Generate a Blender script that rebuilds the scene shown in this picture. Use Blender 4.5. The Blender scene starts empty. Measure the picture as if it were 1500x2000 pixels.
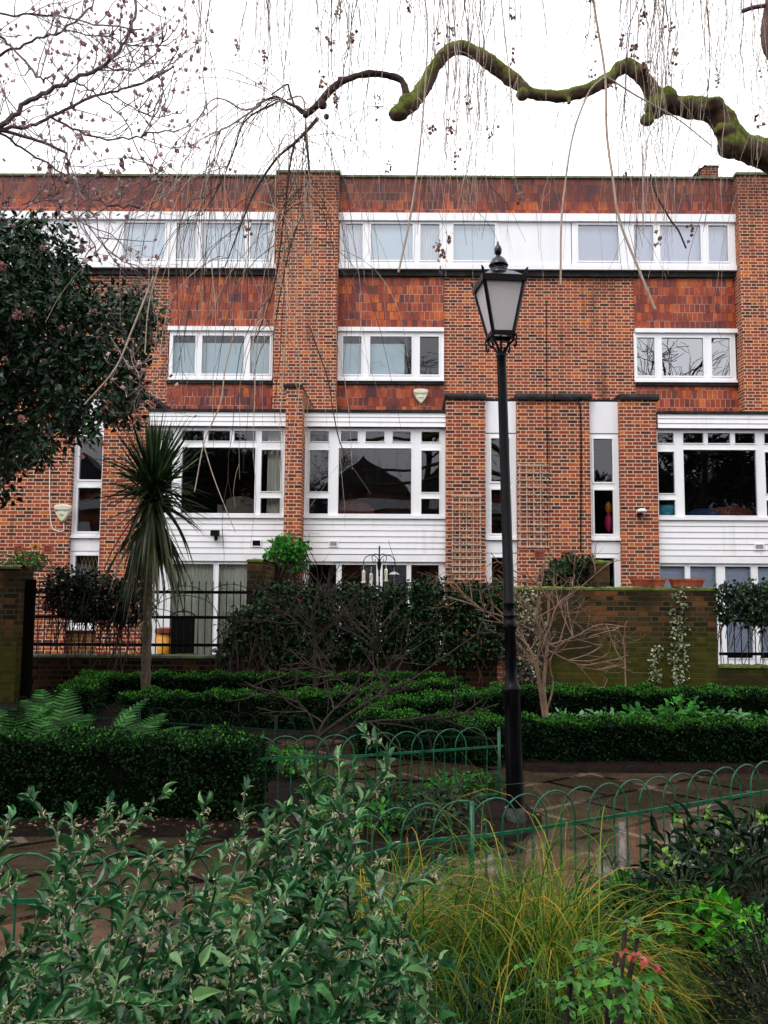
import bpy, math, random
import numpy as np
from mathutils import Vector, Matrix
R = math.radians
scene = bpy.context.scene
col = scene.collection
# ------------------------------------------------------------------ camera
EYE = 1.55; F = 1700.0; CX = 803.0; CY = 1000.0; PITCH = R(5.6); ROLL = R(0.27)
cam_d = bpy.data.cameras.new("camera"); cam = bpy.data.objects.new("camera", cam_d); col.objects.link(cam)
fw = Vector((0, math.cos(PITCH), math.sin(PITCH)))
rt0 = Vector((1, 0, 0)); up0 = rt0.cross(fw)
rt = (rt0*math.cos(ROLL) + up0*math.sin(ROLL)).normalized(); upv = rt.cross(fw).normalized()
cam.matrix_world = Matrix(((rt.x, upv.x, -fw.x, 0), (rt.y, upv.y, -fw.y, 0), (rt.z, upv.z, -fw.z, EYE), (0, 0, 0, 1)))
cam_d.sensor_fit = 'HORIZONTAL'; cam_d.sensor_width = 36; cam_d.lens = 36*F/1500.0
cam_d.shift_x = -(CX-750)/1500.0
cam_d.clip_start = 0.05; cam_d.clip_end = 500
scene.camera = cam
scene.render.resolution_x = 768; scene.render.resolution_y = 1024
# ------------------------------------------------------------------ world: overcast sky
w = bpy.data.worlds.new("World"); scene.world = w; w.use_nodes = True
nt = w.node_tree; nt.nodes.clear()
out = nt.nodes.new('ShaderNodeOutputWorld'); bg = nt.nodes.new('ShaderNodeBackground')
sky = nt.nodes.new('ShaderNodeTexSky'); sky.sky_type = 'NISHITA'; sky.sun_disc = False
sky.sun_elevation = R(48); sky.sun_rotation = R(20); sky.air_density = 1.0; sky.dust_density = 6.0
hs = nt.nodes.new('ShaderNodeHueSaturation'); hs.inputs['Saturation'].default_value = 0.12
mixw = nt.nodes.new('ShaderNodeMix'); mixw.data_type = 'RGBA'; mixw.inputs[0].default_value = 0.72
cl = nt.nodes.new('ShaderNodeTexNoise'); cl.inputs['Scale'].default_value = 1.6; cl.inputs['Detail'].default_value = 5
cr = nt.nodes.new('ShaderNodeValToRGB'); cr.color_ramp.elements[0].position = .3; cr.color_ramp.elements[1].position = .75
cr.color_ramp.elements[0].color = (11.5, 11.6, 12.2, 1); cr.color_ramp.elements[1].color = (16, 16, 16.4, 1)
nt.links.new(sky.outputs[0], hs.inputs['Color']); nt.links.new(hs.outputs[0], mixw.inputs[6])
nt.links.new(cl.outputs[0], cr.inputs[0]); nt.links.new(cr.outputs[0], mixw.inputs[7])
nt.links.new(mixw.outputs[2], bg.inputs[0]); bg.inputs[1].default_value = 0.125
nt.links.new(bg.outputs[0], out.inputs[0])
sun_d = bpy.data.lights.new("sun", 'SUN'); sun_d.energy = 0.8; sun_d.angle = R(30); sun_d.color = (1, .97, .93)
sun = bpy.data.objects.new("sun", sun_d); col.objects.link(sun)
sv = Vector((math.sin(R(20))*math.cos(R(48)), math.cos(R(20))*math.cos(R(48)), math.sin(R(48))))
sun.rotation_euler = Vector((-.35, -.5, .8)).to_track_quat('Z', 'Y').to_euler(); sun.location = (0, 0, 20)
sd_ = Vector((-.35, -.5, .8)).normalized()
sky.sun_elevation = math.asin(sd_.z); sky.sun_rotation = math.atan2(sd_.x, sd_.y)
scene.view_settings.view_transform = 'Standard'; scene.view_settings.look = 'None'
scene.view_settings.exposure = 0.36; scene.view_settings.gamma = 1
# ------------------------------------------------------------------ pixel <-> world
def P(px, py, Y):
    d = fw*F + rt*(px-CX) + upv*(CY-py)
    k = Y/d.y
    return Vector((d.x*k, Y, EYE+d.z*k))
def G(px, py, z=0.0):
    d = fw*F + rt*(px-CX) + upv*(CY-py); k = (z-EYE)/d.z
    return Vector((d.x*k, d.y*k, z))
def XX(px, Y, z=0.3):
    q = Vector((0, Y, z-EYE)); dep = q.dot(fw); return (px-CX)/F*dep
def proj(pts):
    q = np.asarray(pts, float) - np.array([0, 0, EYE])
    d = q@np.array(fw); return CX+F*(q@np.array(rt))/d, CY-F*(q@np.array(upv))/d
# ------------------------------------------------------------------ node helpers
class NT:
    def __init__(s, m): s.t = m.node_tree; s.t.nodes.clear()
    def n(s, ty, **kw):
        x = s.t.nodes.new(ty)
        for k, v in kw.items(): setattr(x, k, v)
        return x
    def put(s, sock, v):
        if isinstance(v, bpy.types.NodeSocket): s.t.links.new(v, sock)
        else: sock.default_value = v
    def m(s, op, a, b=None, c=None):
        x = s.n('ShaderNodeMath', operation=op); s.put(x.inputs[0], a)
        if b is not None: s.put(x.inputs[1], b)
        if c is not None: s.put(x.inputs[2], c)
        return x.outputs[0]
    def mix(s, f, a, b, mode='MIX'):
        x = s.n('ShaderNodeMix', data_type='RGBA', blend_type=mode)
        s.put(x.inputs[0], f); s.put(x.inputs[6], c4(a)); s.put(x.inputs[7], c4(b)); return x.outputs[2]
    def ramp(s, f, els, interp='LINEAR'):
        x = s.n('ShaderNodeValToRGB'); r = x.color_ramp; r.interpolation = interp
        while len(r.elements) < len(els): r.elements.new(.5)
        for e, (p, c) in zip(r.elements, els): e.position = p; e.color = c4(c)
        s.put(x.inputs[0], f); return x.outputs[0]
    def noise(s, vec, scale, detail=3, rough=.55, out=0):
        x = s.n('ShaderNodeTexNoise'); x.inputs['Scale'].default_value = scale; x.inputs['Detail'].default_value = detail
        x.inputs['Roughness'].default_value = rough
        if vec is not None: s.t.links.new(vec, x.inputs['Vector'])
        return x.outputs[out]
    def smooth(s, v, a, b):
        x = s.n('ShaderNodeMapRange', interpolation_type='SMOOTHSTEP'); s.put(x.inputs[0], v)
        x.inputs[1].default_value = a; x.inputs[2].default_value = b; return x.outputs[0]
    def bump(s, h, strength=.3, dist=.01):
        x = s.n('ShaderNodeBump'); x.inputs['Strength'].default_value = strength; x.inputs['Distance'].default_value = dist
        s.put(x.inputs['Height'], h); return x.outputs[0]
    def pos(s): return s.n('ShaderNodeNewGeometry').outputs['Position']
    def scaled(s, vec, sx, sy, sz):
        x = s.n('ShaderNodeMapping'); x.inputs['Scale'].default_value = (sx, sy, sz); s.t.links.new(vec, x.inputs[0]); return x.outputs[0]
    def done(s, base, rough=.6, bump=None, spec=.5, metal=0, coat=0, sub=None, transl=None):
        b = s.n('ShaderNodeBsdfPrincipled'); s.put(b.inputs['Base Color'], c4(base)); s.put(b.inputs['Roughness'], rough)
        s.put(b.inputs['Specular IOR Level'], spec); b.inputs['Metallic'].default_value = metal
        b.inputs['Coat Weight'].default_value = coat
        if bump is not None: s.t.links.new(bump, b.inputs['Normal'])
        o = s.n('ShaderNodeOutputMaterial'); sh = b.outputs[0]
        if transl:
            t = s.n('ShaderNodeBsdfTranslucent'); s.put(t.inputs[0], c4(base)); mx = s.n('ShaderNodeMixShader')
            mx.inputs[0].default_value = transl; s.t.links.new(sh, mx.inputs[1]); s.t.links.new(t.outputs[0], mx.inputs[2]); sh = mx.outputs[0]
        s.t.links.new(sh, o.inputs[0])
def c4(c):
    if isinstance(c, tuple) and len(c) == 3: return (*c, 1)
    return c
def newmat(name):
    m = bpy.data.materials.new(name); m.use_nodes = True; return m, NT(m)
M = {}
def mat_plain(name, c, rough=.6, var=.15, scale=8, metal=0, coat=0, bump=0, spec=.5, streak=False):
    m, n = newmat(name); p = n.pos()
    if streak: p = n.scaled(p, 1, 1, .12)
    f = n.noise(p, scale, 4)
    dark = tuple(x*(1-var*1.6) for x in c); lite = tuple(min(1, x*(1+var)) for x in c)
    colr = n.ramp(f, [(.3, dark), (.7, lite)])
    b = n.bump(n.noise(n.pos(), scale*6, 3), bump, .01) if bump else None
    n.done(colr, rough, b, spec, metal, coat); M[name] = m; return m
def unit_pattern(n, P_, frac, row_h, mort, offs=.5, two=True, uv=None):
    """running pattern of units; returns (mortar mask 0..1 brick, id vector)"""
    if uv is None: uv = n.n('ShaderNodeUVMap').outputs[0]
    sp = n.n('ShaderNodeSeparateXYZ'); n.t.links.new(uv, sp.inputs[0])
    v = n.m('DIVIDE', sp.outputs[1], row_h); row = n.m('FLOOR', v); fv = n.m('FRACT', v)
    par = n.m('FLOORED_MODULO', row, 2.0)
    u = n.m('ADD', n.m('DIVIDE', sp.outputs[0], P_), n.m('MULTIPLY', par, offs)); cell = n.m('FLOOR', u); fu = n.m('FRACT', u)
    d = n.m('MINIMUM', fu, n.m('SUBTRACT', 1.0, fu))
    if two: d = n.m('MINIMUM', d, n.m('ABSOLUTE', n.m('SUBTRACT', fu, frac)))
    du = n.m('MULTIPLY', d, P_)
    dv = n.m('MULTIPLY', n.m('MINIMUM', fv, n.m('SUBTRACT', 1.0, fv)), row_h)
    dd = n.m('MINIMUM', du, dv)
    mask = n.smooth(dd, mort*.6, mort*1.05)
    idx = n.m('MULTIPLY', cell, 2.0)
    if two: idx = n.m('ADD', idx, n.m('GREATER_THAN', fu, frac))
    cb = n.n('ShaderNodeCombineXYZ'); n.put(cb.inputs[0], idx); n.put(cb.inputs[1], row)
    wn = n.n('ShaderNodeTexWhiteNoise', noise_dimensions='2D'); n.t.links.new(cb.outputs[0], wn.inputs[0])
    return mask, wn.outputs[0], wn.outputs[1], dd
def mat_brick(name, pal, mortar, rowh=.0745, moss=None, stain=.7, rough=.85):
    m, n = newmat(name)
    mask, rnd, rc, dd = unit_pattern(n, .3375, .667, rowh, .0105)
    pos = n.pos()
    big = n.noise(pos, .9, 3); f = n.m('ADD', rnd, n.m('MULTIPLY', n.m('SUBTRACT', big, .5), .7))
    c = n.ramp(f, pal)
    fine = n.noise(pos, 60, 3)
    c = n.mix(.35, c, n.ramp(fine, [(.3, (.25, .25, .25)), (.7, (1, 1, 1))]), 'MULTIPLY')
    mc = n.mix(n.noise(pos, 3, 3), mortar, tuple(x*.6 for x in mortar))
    c = n.mix(mask, mc, c)
    st = n.noise(n.scaled(pos, 2.2, 2.2, .25), 1.0, 5, .6)
    c = n.mix(n.m('MULTIPLY', n.smooth(st, .56, .75), stain), c, (.03, .022, .02))
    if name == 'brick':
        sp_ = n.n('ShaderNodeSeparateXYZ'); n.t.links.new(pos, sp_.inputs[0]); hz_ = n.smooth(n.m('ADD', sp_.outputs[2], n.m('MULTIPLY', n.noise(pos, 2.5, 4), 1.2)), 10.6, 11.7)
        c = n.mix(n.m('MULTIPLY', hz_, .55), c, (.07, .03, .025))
    if moss:
        lo, hi, amt, mcol = moss
        sp = n.n('ShaderNodeSeparateXYZ'); n.t.links.new(pos, sp.inputs[0])
        h = n.m('SUBTRACT', 1.0, n.smooth(sp.outputs[2], lo, hi))
        nz = n.noise(pos, 1.7, 5)
        k = n.m('MULTIPLY', n.smooth(n.m('ADD', h, n.m('ADD', n.m('MULTIPLY', nz, .75), n.m('MULTIPLY', n.noise(pos, 13, 4, .7), .5))), .95, 1.5), amt)
        c = n.mix(k, c, n.mix(n.noise(pos, 25, 2), mcol, tuple(x*.4 for x in mcol)))
        c = n.mix(n.m('MULTIPLY', n.smooth(n.noise(n.scaled(pos, 1, 1, 1.3), .8, 4), .5, .62), .75), c, (.02, .016, .008))
    n.done(c, rough, n.bump(n.m('ADD', mask, n.m('MULTIPLY', fine, .3)), .5, .006), .06)
    M[name] = m
PAL = [(.0, (.055, .026, .028)), (.14, (.11, .05, .042)), (.36, (.21, .058, .038)), (.62, (.28, .048, .03)), (.85, (.33, .075, .034)), (1.0, (.52, .14, .03))]
PALG = [(.1, (.022, .016, .010)), (.4, (.05, .032, .016)), (.75, (.085, .04, .018)), (.97, (.16, .06, .022))]
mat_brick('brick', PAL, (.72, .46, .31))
mat_brick('brick_low', [(p, tuple(x*.92 for x in c)) for p, c in PAL], (.50, .33, .18), .0755, moss=(2.2, 3.6, .45, (.12, .10, .03)), stain=.7)
mat_brick('brick_garden', PALG, (.085, .07, .035), .0755, moss=(.3, 1.9, .7, (.055, .065, .008)), stain=.85)
mat_brick('brick_dark', [(p, tuple(x*.35 for x in c)) for p, c in PALG], (.05, .035, .022), .0755, moss=(-1, .2, .5, (.03, .045, .01)))
mat_brick('brick_quoin', [(.1, (.3, .07, .03)), (.9, (.5, .12, .04))], (.45, .38, .28), .0755)
m, n = newmat('tiles')
mask, rnd, rc, dd = unit_pattern(n, .118, .5, .205, .006, .5, False)
pos = n.pos()
f = n.m('ADD', n.m('ADD', n.m('MULTIPLY', rnd, .8), .13), n.m('MULTIPLY', n.m('SUBTRACT', n.noise(pos, 1.9, 4), .5), 1.3))
c = n.ramp(f, [(.0, (.07, .022, .026)), (.2, (.15, .030, .024)), (.45, (.24, .040, .02)), (.7, (.33, .055, .02)), (.92, (.48, .10, .02)), (1, (.55, .14, .03))])
c = n.mix(n.m('MULTIPLY', n.noise(pos, 14, 4), .5), c, n.mix(.5, c, (.08, .03, .03)))
jc = n.mix(n.smooth(n.noise(pos, 1.8, 3), .42, .6), (.06, .02, .02), (.42, .27, .2))
c = n.mix(mask, jc, c)
st = n.smooth(n.noise(n.scaled(pos, 1.5, 1.5, .3), 1.2, 5, .6), .6, .8)
c = n.mix(n.m('MULTIPLY', st, .7), c, (.03, .025, .025))
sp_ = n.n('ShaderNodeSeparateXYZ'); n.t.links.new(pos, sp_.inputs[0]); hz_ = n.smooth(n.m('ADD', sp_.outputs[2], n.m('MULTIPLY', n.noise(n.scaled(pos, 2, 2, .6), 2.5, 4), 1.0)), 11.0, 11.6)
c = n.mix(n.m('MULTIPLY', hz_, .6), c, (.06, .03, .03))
n.done(c, n.m('ADD', .3, n.m('MULTIPLY', n.noise(pos, 9, 2), .3)), n.bump(n.m('ADD', mask, rnd), .35, .006), .22); M['tiles'] = m
mat_plain('white_paint', (.82, .82, .84), .45, .04, 3, streak=True)
mat_plain('white_panel', (.80, .80, .83), .5, .05, 2, streak=True)
m, n = newmat('board_paint'); p = n.pos()
c = n.mix(n.m('MULTIPLY', n.smooth(n.noise(n.scaled(p, 1, 1, 3), 4, 5, .7), .60, .72), .4), (.78, .77, .79), (.45, .42, .38)); c = n.mix(n.m('MULTIPLY', n.smooth(n.noise(n.scaled(p, 3, 3, .3), 2, 5, .65), .5, .75), .3), c, (.42, .42, .36))
n.done(c, .5, n.bump(n.noise(n.scaled(p, 1, 1, 8), 12, 3), .15, .003)); M['board_paint'] = m
mat_plain('lead', (.02, .019, .02), .6, .5, 5, bump=.3, spec=.15)
mat_plain('mossy_coping', (.10, .12, .06), .8, .4, 6, bump=.3)
mat_plain('moss_top', (.09, .13, .015), .9, .45, 14, bump=.6)
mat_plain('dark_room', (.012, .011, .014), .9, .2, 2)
mat_plain('blind', (.72, .88, .95), .8, .04, 1)
mat_plain('blind_grey', (.62, .68, .84), .8, .04, 1)
mat_plain('curtain', (.82, .82, .74), .85, .08, 4)
mat_plain('voile', (.80, .86, .90), .85, .06, 4)
mat_plain('net_curtain', (.88, .90, .80), .9, .1, 5)
mat_plain('black_iron', (.0025, .0025, .004), .3, .3, 9, bump=.12, spec=.13)
mat_plain('black_gloss', (.003, .003, .006), .16, .3, 9, bump=.05, spec=.6)
mat_plain('black_matt', (.004, .004, .004), .6, .3, 9, spec=.1)
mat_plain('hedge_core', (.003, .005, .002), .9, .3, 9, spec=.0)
mat_plain('green_iron', (.006, .10, .045), .33, .4, 14, bump=.2, spec=.35)
mat_plain('green_iron_dark', (.004, .018, .011), .5, .3, 14, spec=.06)
mat_plain('terracotta', (.33, .07, .03), .6, .3, 12, bump=.2)
mat_plain('old_wood', (.46, .36, .29), .8, .25, 10)
mat_plain('cream_plastic', (.62, .60, .45), .4, .1, 10)
mat_plain('grey_metal', (.35, .35, .36), .4, .1, 10)
mat_plain('concrete', (.05, .048, .05), .75, .5, 16, bump=.4)
mat_plain('ink', (.12, .13, .13), .6, .1, 10)
mat_plain('turquoise', (.05, .42, .55), .4, .1, 5)
mat_plain('blue_fabric', (.02, .05, .16), .8, .5, 60)
mat_plain('rust_fabric', (.22, .05, .03), .8, .2, 20)
mat_plain('beige_fabric', (.22, .2, .16), .8, .2, 20)
mat_plain('pink_plastic', (.75, .02, .15), .4, .1, 20)
mat_plain('orange_plastic', (.8, .25, .02), .4, .1, 20)
mat_plain('yellow_plastic', (.8, .33, .01), .45, .1, 20)
mat_plain('render_buff', (.3, .25, .2), .8, .2, 3)
mat_plain('slate', (.03, .03, .035), .6, .2, 3)
def mat_bark(name, a, b, moss=None, scale=12):
    m, n = newmat(name); p = n.pos()
    f = n.noise(n.scaled(p, 1, 1, .5), scale, 6, .7)
    c = n.ramp(f, [(.3, a), (.7, b)])
    if moss:
        g = n.n('ShaderNodeNewGeometry'); sp = n.n('ShaderNodeSeparateXYZ'); n.t.links.new(g.outputs['Normal'], sp.inputs[0])
        k = n.smooth(n.m('ADD', n.m('MULTIPLY', sp.outputs[2], .42), n.noise(p, 7, 5)), .36, .60)
        c = n.mix(k, c, n.ramp(n.noise(p, 40, 3), [(.3, tuple(x*.45 for x in moss)), (.7, moss)]))
    n.done(c, .85, n.bump(f, .9, .02), .2); M[name] = m
mat_bark('bark_mossy', (.05, .03, .022), (.2, .13, .09), (.17, .20, .03))
mat_bark('bark_dark', (.03, .018, .018), (.09, .055, .05))
mat_bark('bark_tan', (.16, .11, .07), (.36, .27, .19))
mat_bark('bark_twig', (.30, .23, .18), (.55, .45, .37))
mat_bark('bark_red', (.09, .05, .045), (.24, .14, .12))
mat_bark('bark_mag2', (.06, .04, .042), (.17, .12, .12))
mat_bark('bark_mag', (.16, .11, .115), (.34, .26, .26))
mat_bark('bark_twig_dark', (.03, .022, .02), (.08, .055, .045))
mat_bark('bark_wet', (.012, .009, .007), (.05, .036, .028))
mat_bark('bark_shrub', (.10, .06, .04), (.30, .19, .13))
mat_bark('palm_bark', (.035, .024, .016), (.14, .10, .065), scale=30)
def mat_leaf(name, els, rough=.4, transl=.15, spec=.5, vein=None):
    m, n = newmat(name); g = n.n('ShaderNodeNewGeometry')
    f = g.outputs['Random Per Island']
    c = n.ramp(f, els)
    nz = n.noise(g.outputs['Position'], 45, 2)
    c = n.mix(.5, c, n.ramp(nz, [(.35, (.55, .55, .55)), (.65, (1, 1, 1))]), 'MULTIPLY')
    c = n.mix(.8, c, n.ramp(n.noise(g.outputs['Position'], 2.6, 4, .65), [(.35, (.68, .62, .55)), (.65, (1, 1, 1))]), 'MULTIPLY')
    n.done(c, rough, n.bump(nz, .25, .004), spec, transl=transl); M[name] = m
mat_leaf('camellia_leaf', [(0, (.003, .016, .006)), (.7, (.008, .040, .012)), (1, (.03, .10, .025))], .30, .03, .32)
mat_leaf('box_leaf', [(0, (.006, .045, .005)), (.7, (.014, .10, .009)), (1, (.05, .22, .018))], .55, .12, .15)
mat_leaf('lit_top_leaf', [(0, (.02, .13, .008)), (.6, (.04, .24, .014)), (1, (.12, .40, .04))], .5, .25, .15)  # bright leaves for hedge tops only, sky light put into the colour
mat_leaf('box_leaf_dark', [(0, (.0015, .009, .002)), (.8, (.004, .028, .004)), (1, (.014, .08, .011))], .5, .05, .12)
mat_leaf('ivy_leaf', [(0, (.003, .012, .003)), (.75, (.010, .042, .009)), (1, (.04, .11, .025))], .42, .06, .2)
mat_leaf('shade_leaf', [(0, (.005, .010, .005)), (.8, (.010, .022, .010)), (1, (.02, .045, .015))], .5, .05, .15)
mat_leaf('ivy_cream', [(0, (.05, .10, .03)), (.5, (.25, .30, .16)), (1, (.55, .55, .38))], .5, .1)
mat_leaf('bright_leaf', [(0, (.012, .09, .008)), (.6, (.035, .24, .02)), (1, (.10, .42, .04))], .5, .25, .2)
mat_leaf('chart_leaf', [(0, (.03, .20, .01)), (.6, (.08, .42, .02)), (1, (.2, .6, .05))], .5, .3, .2)
mat_leaf('pale_leaf', [(0, (.05, .17, .06)), (.6, (.10, .30, .10)), (1, (.2, .42, .2))], .5, .25)
mat_leaf('sarco_leaf', [(0, (.008, .05, .016)), (.45, (.032, .145, .048)), (.8, (.08, .28, .09)), (1, (.28, .52, .22))], .25, .16, .45)
mat_leaf('fern_leaf', [(0, (.006, .035, .006)), (.6, (.016, .09, .012)), (1, (.05, .2, .03))], .55, .2, .15)
mat_leaf('grass_leaf', [(0, (.02, .09, .006)), (.45, (.07, .21, .010)), (.72, (.20, .30, .02)), (.85, (.45, .38, .05)), (1, (.6, .30, .04))], .5, .35, .2)
mat_leaf('blade_dark', [(0, (.005, .03, .006)), (.7, (.016, .08, .014)), (1, (.07, .17, .03))], .45, .2, .2)
mat_leaf('palm_leaf', [(0, (.006, .025, .008)), (.55, (.02, .07, .02)), (1, (.16, .24, .08))], .38, .08, .3)
mat_leaf('palm_dead', [(0, (.03, .055, .02)), (.6, (.07, .10, .03)), (1, (.18, .15, .07))], .5, .1)
mat_leaf('rose_leaf', [(0, (.02, .13, .008)), (1, (.10, .36, .03))], .35, .25)
mat_leaf('rose_red', [(0, (.3, .02, .01)), (1, (.5, .08, .02))], .35, .25)
mat_leaf('helle_leaf', [(0, (.003, .014, .004)), (.8, (.008, .038, .010)), (1, (.02, .08, .015))], .4, .05, .2)
mat_leaf('flower_cream', [(0, (.5, .5, .28)), (1, (.8, .76, .55))], .5, .3)
mat_leaf('flower_pink', [(0, (.6, .25, .28)), (1, (.75, .5, .45))], .5, .3)
mat_leaf('bud_pink', [(0, (.36, .16, .18)), (.6, (.5, .28, .28)), (1, (.5, .42, .36))], .6, .1)
mat_leaf('seed_brown', [(0, (.22, .10, .07)), (1, (.5, .3, .2))], .6, .3)
mat_leaf('leaf_litter', [(0, (.05, .02, .012)), (.6, (.14, .06, .03)), (1, (.4, .24, .14))], .6, .1)
mat_leaf('chartreuse', [(0, (.12, .3, .03)), (1, (.25, .5, .06))], .5, .3)
m, n = newmat('soil'); p = n.pos(); f = n.noise(p, 14, 8, .75)
c = n.ramp(f, [(.35, (.004, .0025, .002)), (.6, (.018, .010, .007)), (.8, (.06, .035, .025))])
n.done(c, .8, n.bump(f, 1, .04), .1); M['soil'] = m
m, n = newmat('wet_paving'); p = n.pos()
mp = n.n('ShaderNodeMapping'); mp.inputs['Rotation'].default_value = (0, 0, R(-38)); n.t.links.new(p, mp.inputs[0])
wob = n.n('ShaderNodeMix', data_type='VECTOR'); wob.inputs[0].default_value = .06; n.t.links.new(mp.outputs[0], wob.inputs[4])
nn = n.n('ShaderNodeTexNoise'); nn.inputs['Scale'].default_value = 1.3; n.t.links.new(p, nn.inputs['Vector']); n.t.links.new(nn.outputs[1], wob.inputs[5])
mask, rnd, rc, dd = unit_pattern(n, 1.25, .58, .62, .032, .37, True, wob.outputs[1])
f = n.noise(p, 5, 6, .65)
c = n.mix(rnd, (.05, .038, .023), (.09, .064, .04)); c = n.mix(n.smooth(f, .35, .7), c, n.mix(.7, c, (.018, .011, .005)))
jn = n.noise(p, 2.2, 3); jc = n.mix(n.smooth(jn, .50, .60), (.006, .004, .004), (.17, .12, .09))
c = n.mix(mask, jc, c)
c = n.mix(n.m('MULTIPLY', n.smooth(n.noise(p, 1.1, 5, .7), .62, .70), .3), c, (.22, .14, .11))
ro = n.m('ADD', .03, n.m('MULTIPLY', n.smooth(n.noise(p, 2.5, 4), .4, .7), .28))
n.done(c, ro, n.bump(n.m('ADD', n.m('MULTIPLY', f, .4), mask), .2, .008), .5, coat=.5); M['wet_paving'] = m
def mat_glass(name, refl, tint=(1, 1, 1)):
    m, n = newmat(name); o = n.n('ShaderNodeOutputMaterial'); mx = n.n('ShaderNodeMixShader')
    t = n.n('ShaderNodeBsdfTransparent'); t.inputs[0].default_value = c4(tint); g = n.n('ShaderNodeBsdfGlossy'); g.inputs['Roughness'].default_value = 0.0
    g.inputs[0].default_value = (.93, .95, 1, 1)
    nz = n.noise(n.pos(), 1.1, 1); n.t.links.new(n.bump(nz, .08, .05), g.inputs['Normal'])
    fr = n.n('ShaderNodeFresnel'); fr.inputs[0].default_value = 1.5
    k = n.m('ADD', n.m('MULTIPLY', fr.outputs[0], 1.0), refl); n.t.links.new(k, mx.inputs[0])
    n.t.links.new(t.outputs[0], mx.inputs[1]); n.t.links.new(g.outputs[0], mx.inputs[2]); n.t.links.new(mx.outputs[0], o.inputs[0]); M[name] = m
mat_glass('glass', .03, (.95, .97, .97)); mat_glass('glass_bright', .17, (.97, .98, 1)); mat_glass('glass_sky', .26, (.7, .75, .85))
m, n = newmat('lamp_glass'); o = n.n('ShaderNodeOutputMaterial'); mx = n.n('ShaderNodeMixShader'); mx.inputs[0].default_value = .93
t = n.n('ShaderNodeBsdfTransparent'); b = n.n('ShaderNodeBsdfTranslucent'); b2 = n.n('ShaderNodeBsdfGlossy'); b2.inputs['Roughness'].default_value = .15
n.t.links.new(n.ramp(n.noise(n.pos(), 9, 4), [(.3, (.85, .80, .82)), (.7, (.97, .93, .94))]), b.inputs[0])
b3 = n.n('ShaderNodeBsdfDiffuse'); b3.inputs[0].default_value = (.97, .92, .94, 1); m3 = n.n('ShaderNodeMixShader'); m3.inputs[0].default_value = .72; n.t.links.new(b.outputs[0], m3.inputs[1]); n.t.links.new(b3.outputs[0], m3.inputs[2])
n.t.links.new(t.outputs[0], mx.inputs[1]); n.t.links.new(m3.outputs[0], mx.inputs[2])
m2 = n.n('ShaderNodeMixShader'); m2.inputs[0].default_value = .1; n.t.links.new(mx.outputs[0], m2.inputs[1]); n.t.links.new(b2.outputs[0], m2.inputs[2]); n.t.links.new(m2.outputs[0], o.inputs[0]); M['lamp_glass'] = m
# ------------------------------------------------------------------ mesh helpers
ROOT = {}
def tag(o, label=None, cat=None, group=None, kind=None):
    if label: o['label'] = label
    if cat: o['category'] = cat
    if group: o['group'] = group
    if kind: o['kind'] = kind
    return o
def empty(name, loc, label, cat, group=None, rot=(0, 0, 0)):
    o = bpy.data.objects.new(name, None); o.empty_display_size = .1; col.objects.link(o); o.location = loc; o.rotation_euler = rot
    ROOT[o.name] = Vector(loc); return tag(o, label, cat, group)
def mesh_obj(name, V, FA, mat, parent=None, uv=False, smooth=False, local=False):
    V = np.asarray(V, dtype=np.float64).reshape(-1, 3)
    me = bpy.data.meshes.new(name)
    FA = [np.asarray(a, dtype=np.int32) for a in FA if len(a)]
    tot = np.concatenate([np.full(len(a), a.shape[1], dtype=np.int32) for a in FA]); lv = np.concatenate([a.ravel() for a in FA])
    st = np.concatenate([[0], np.cumsum(tot)[:-1]]).astype(np.int32)
    uvd = None
    if uv:
        W = V[lv]; P0 = V[lv[st]]; P1 = V[lv[st+1]]; P2 = V[lv[st+2]]
        nr = np.abs(np.cross(P1-P0, P2-P0)); ax = np.argmax(nr, 1); ax = np.repeat(ax, tot)
        uvd = np.empty((len(lv), 2)); uvd[:, 0] = np.where(ax == 0, W[:, 1], W[:, 0]); uvd[:, 1] = np.where(ax == 2, W[:, 1], W[:, 2])
    if parent is not None and not local:
        V = V - np.array(ROOT[parent.name])
    me.vertices.add(len(V)); me.vertices.foreach_set('co', V.ravel())
    me.loops.add(len(lv)); me.loops.foreach_set('vertex_index', lv)
    me.polygons.add(len(tot)); me.polygons.foreach_set('loop_start', st); me.polygons.foreach_set('loop_total', tot)
    me.polygons.foreach_set('use_smooth', np.full(len(tot), bool(smooth)))
    if uv:
        l = me.uv_layers.new(name='UVMap'); l.data.foreach_set('uv', uvd.ravel())
    me.update(calc_edges=True); me.materials.append(M[mat] if isinstance(mat, str) else mat)
    o = bpy.data.objects.new(name, me); col.objects.link(o)
    if parent is not None: o.parent = parent; ROOT[o.name] = ROOT[parent.name]
    else: ROOT[o.name] = Vector((0, 0, 0))
    return o
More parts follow.
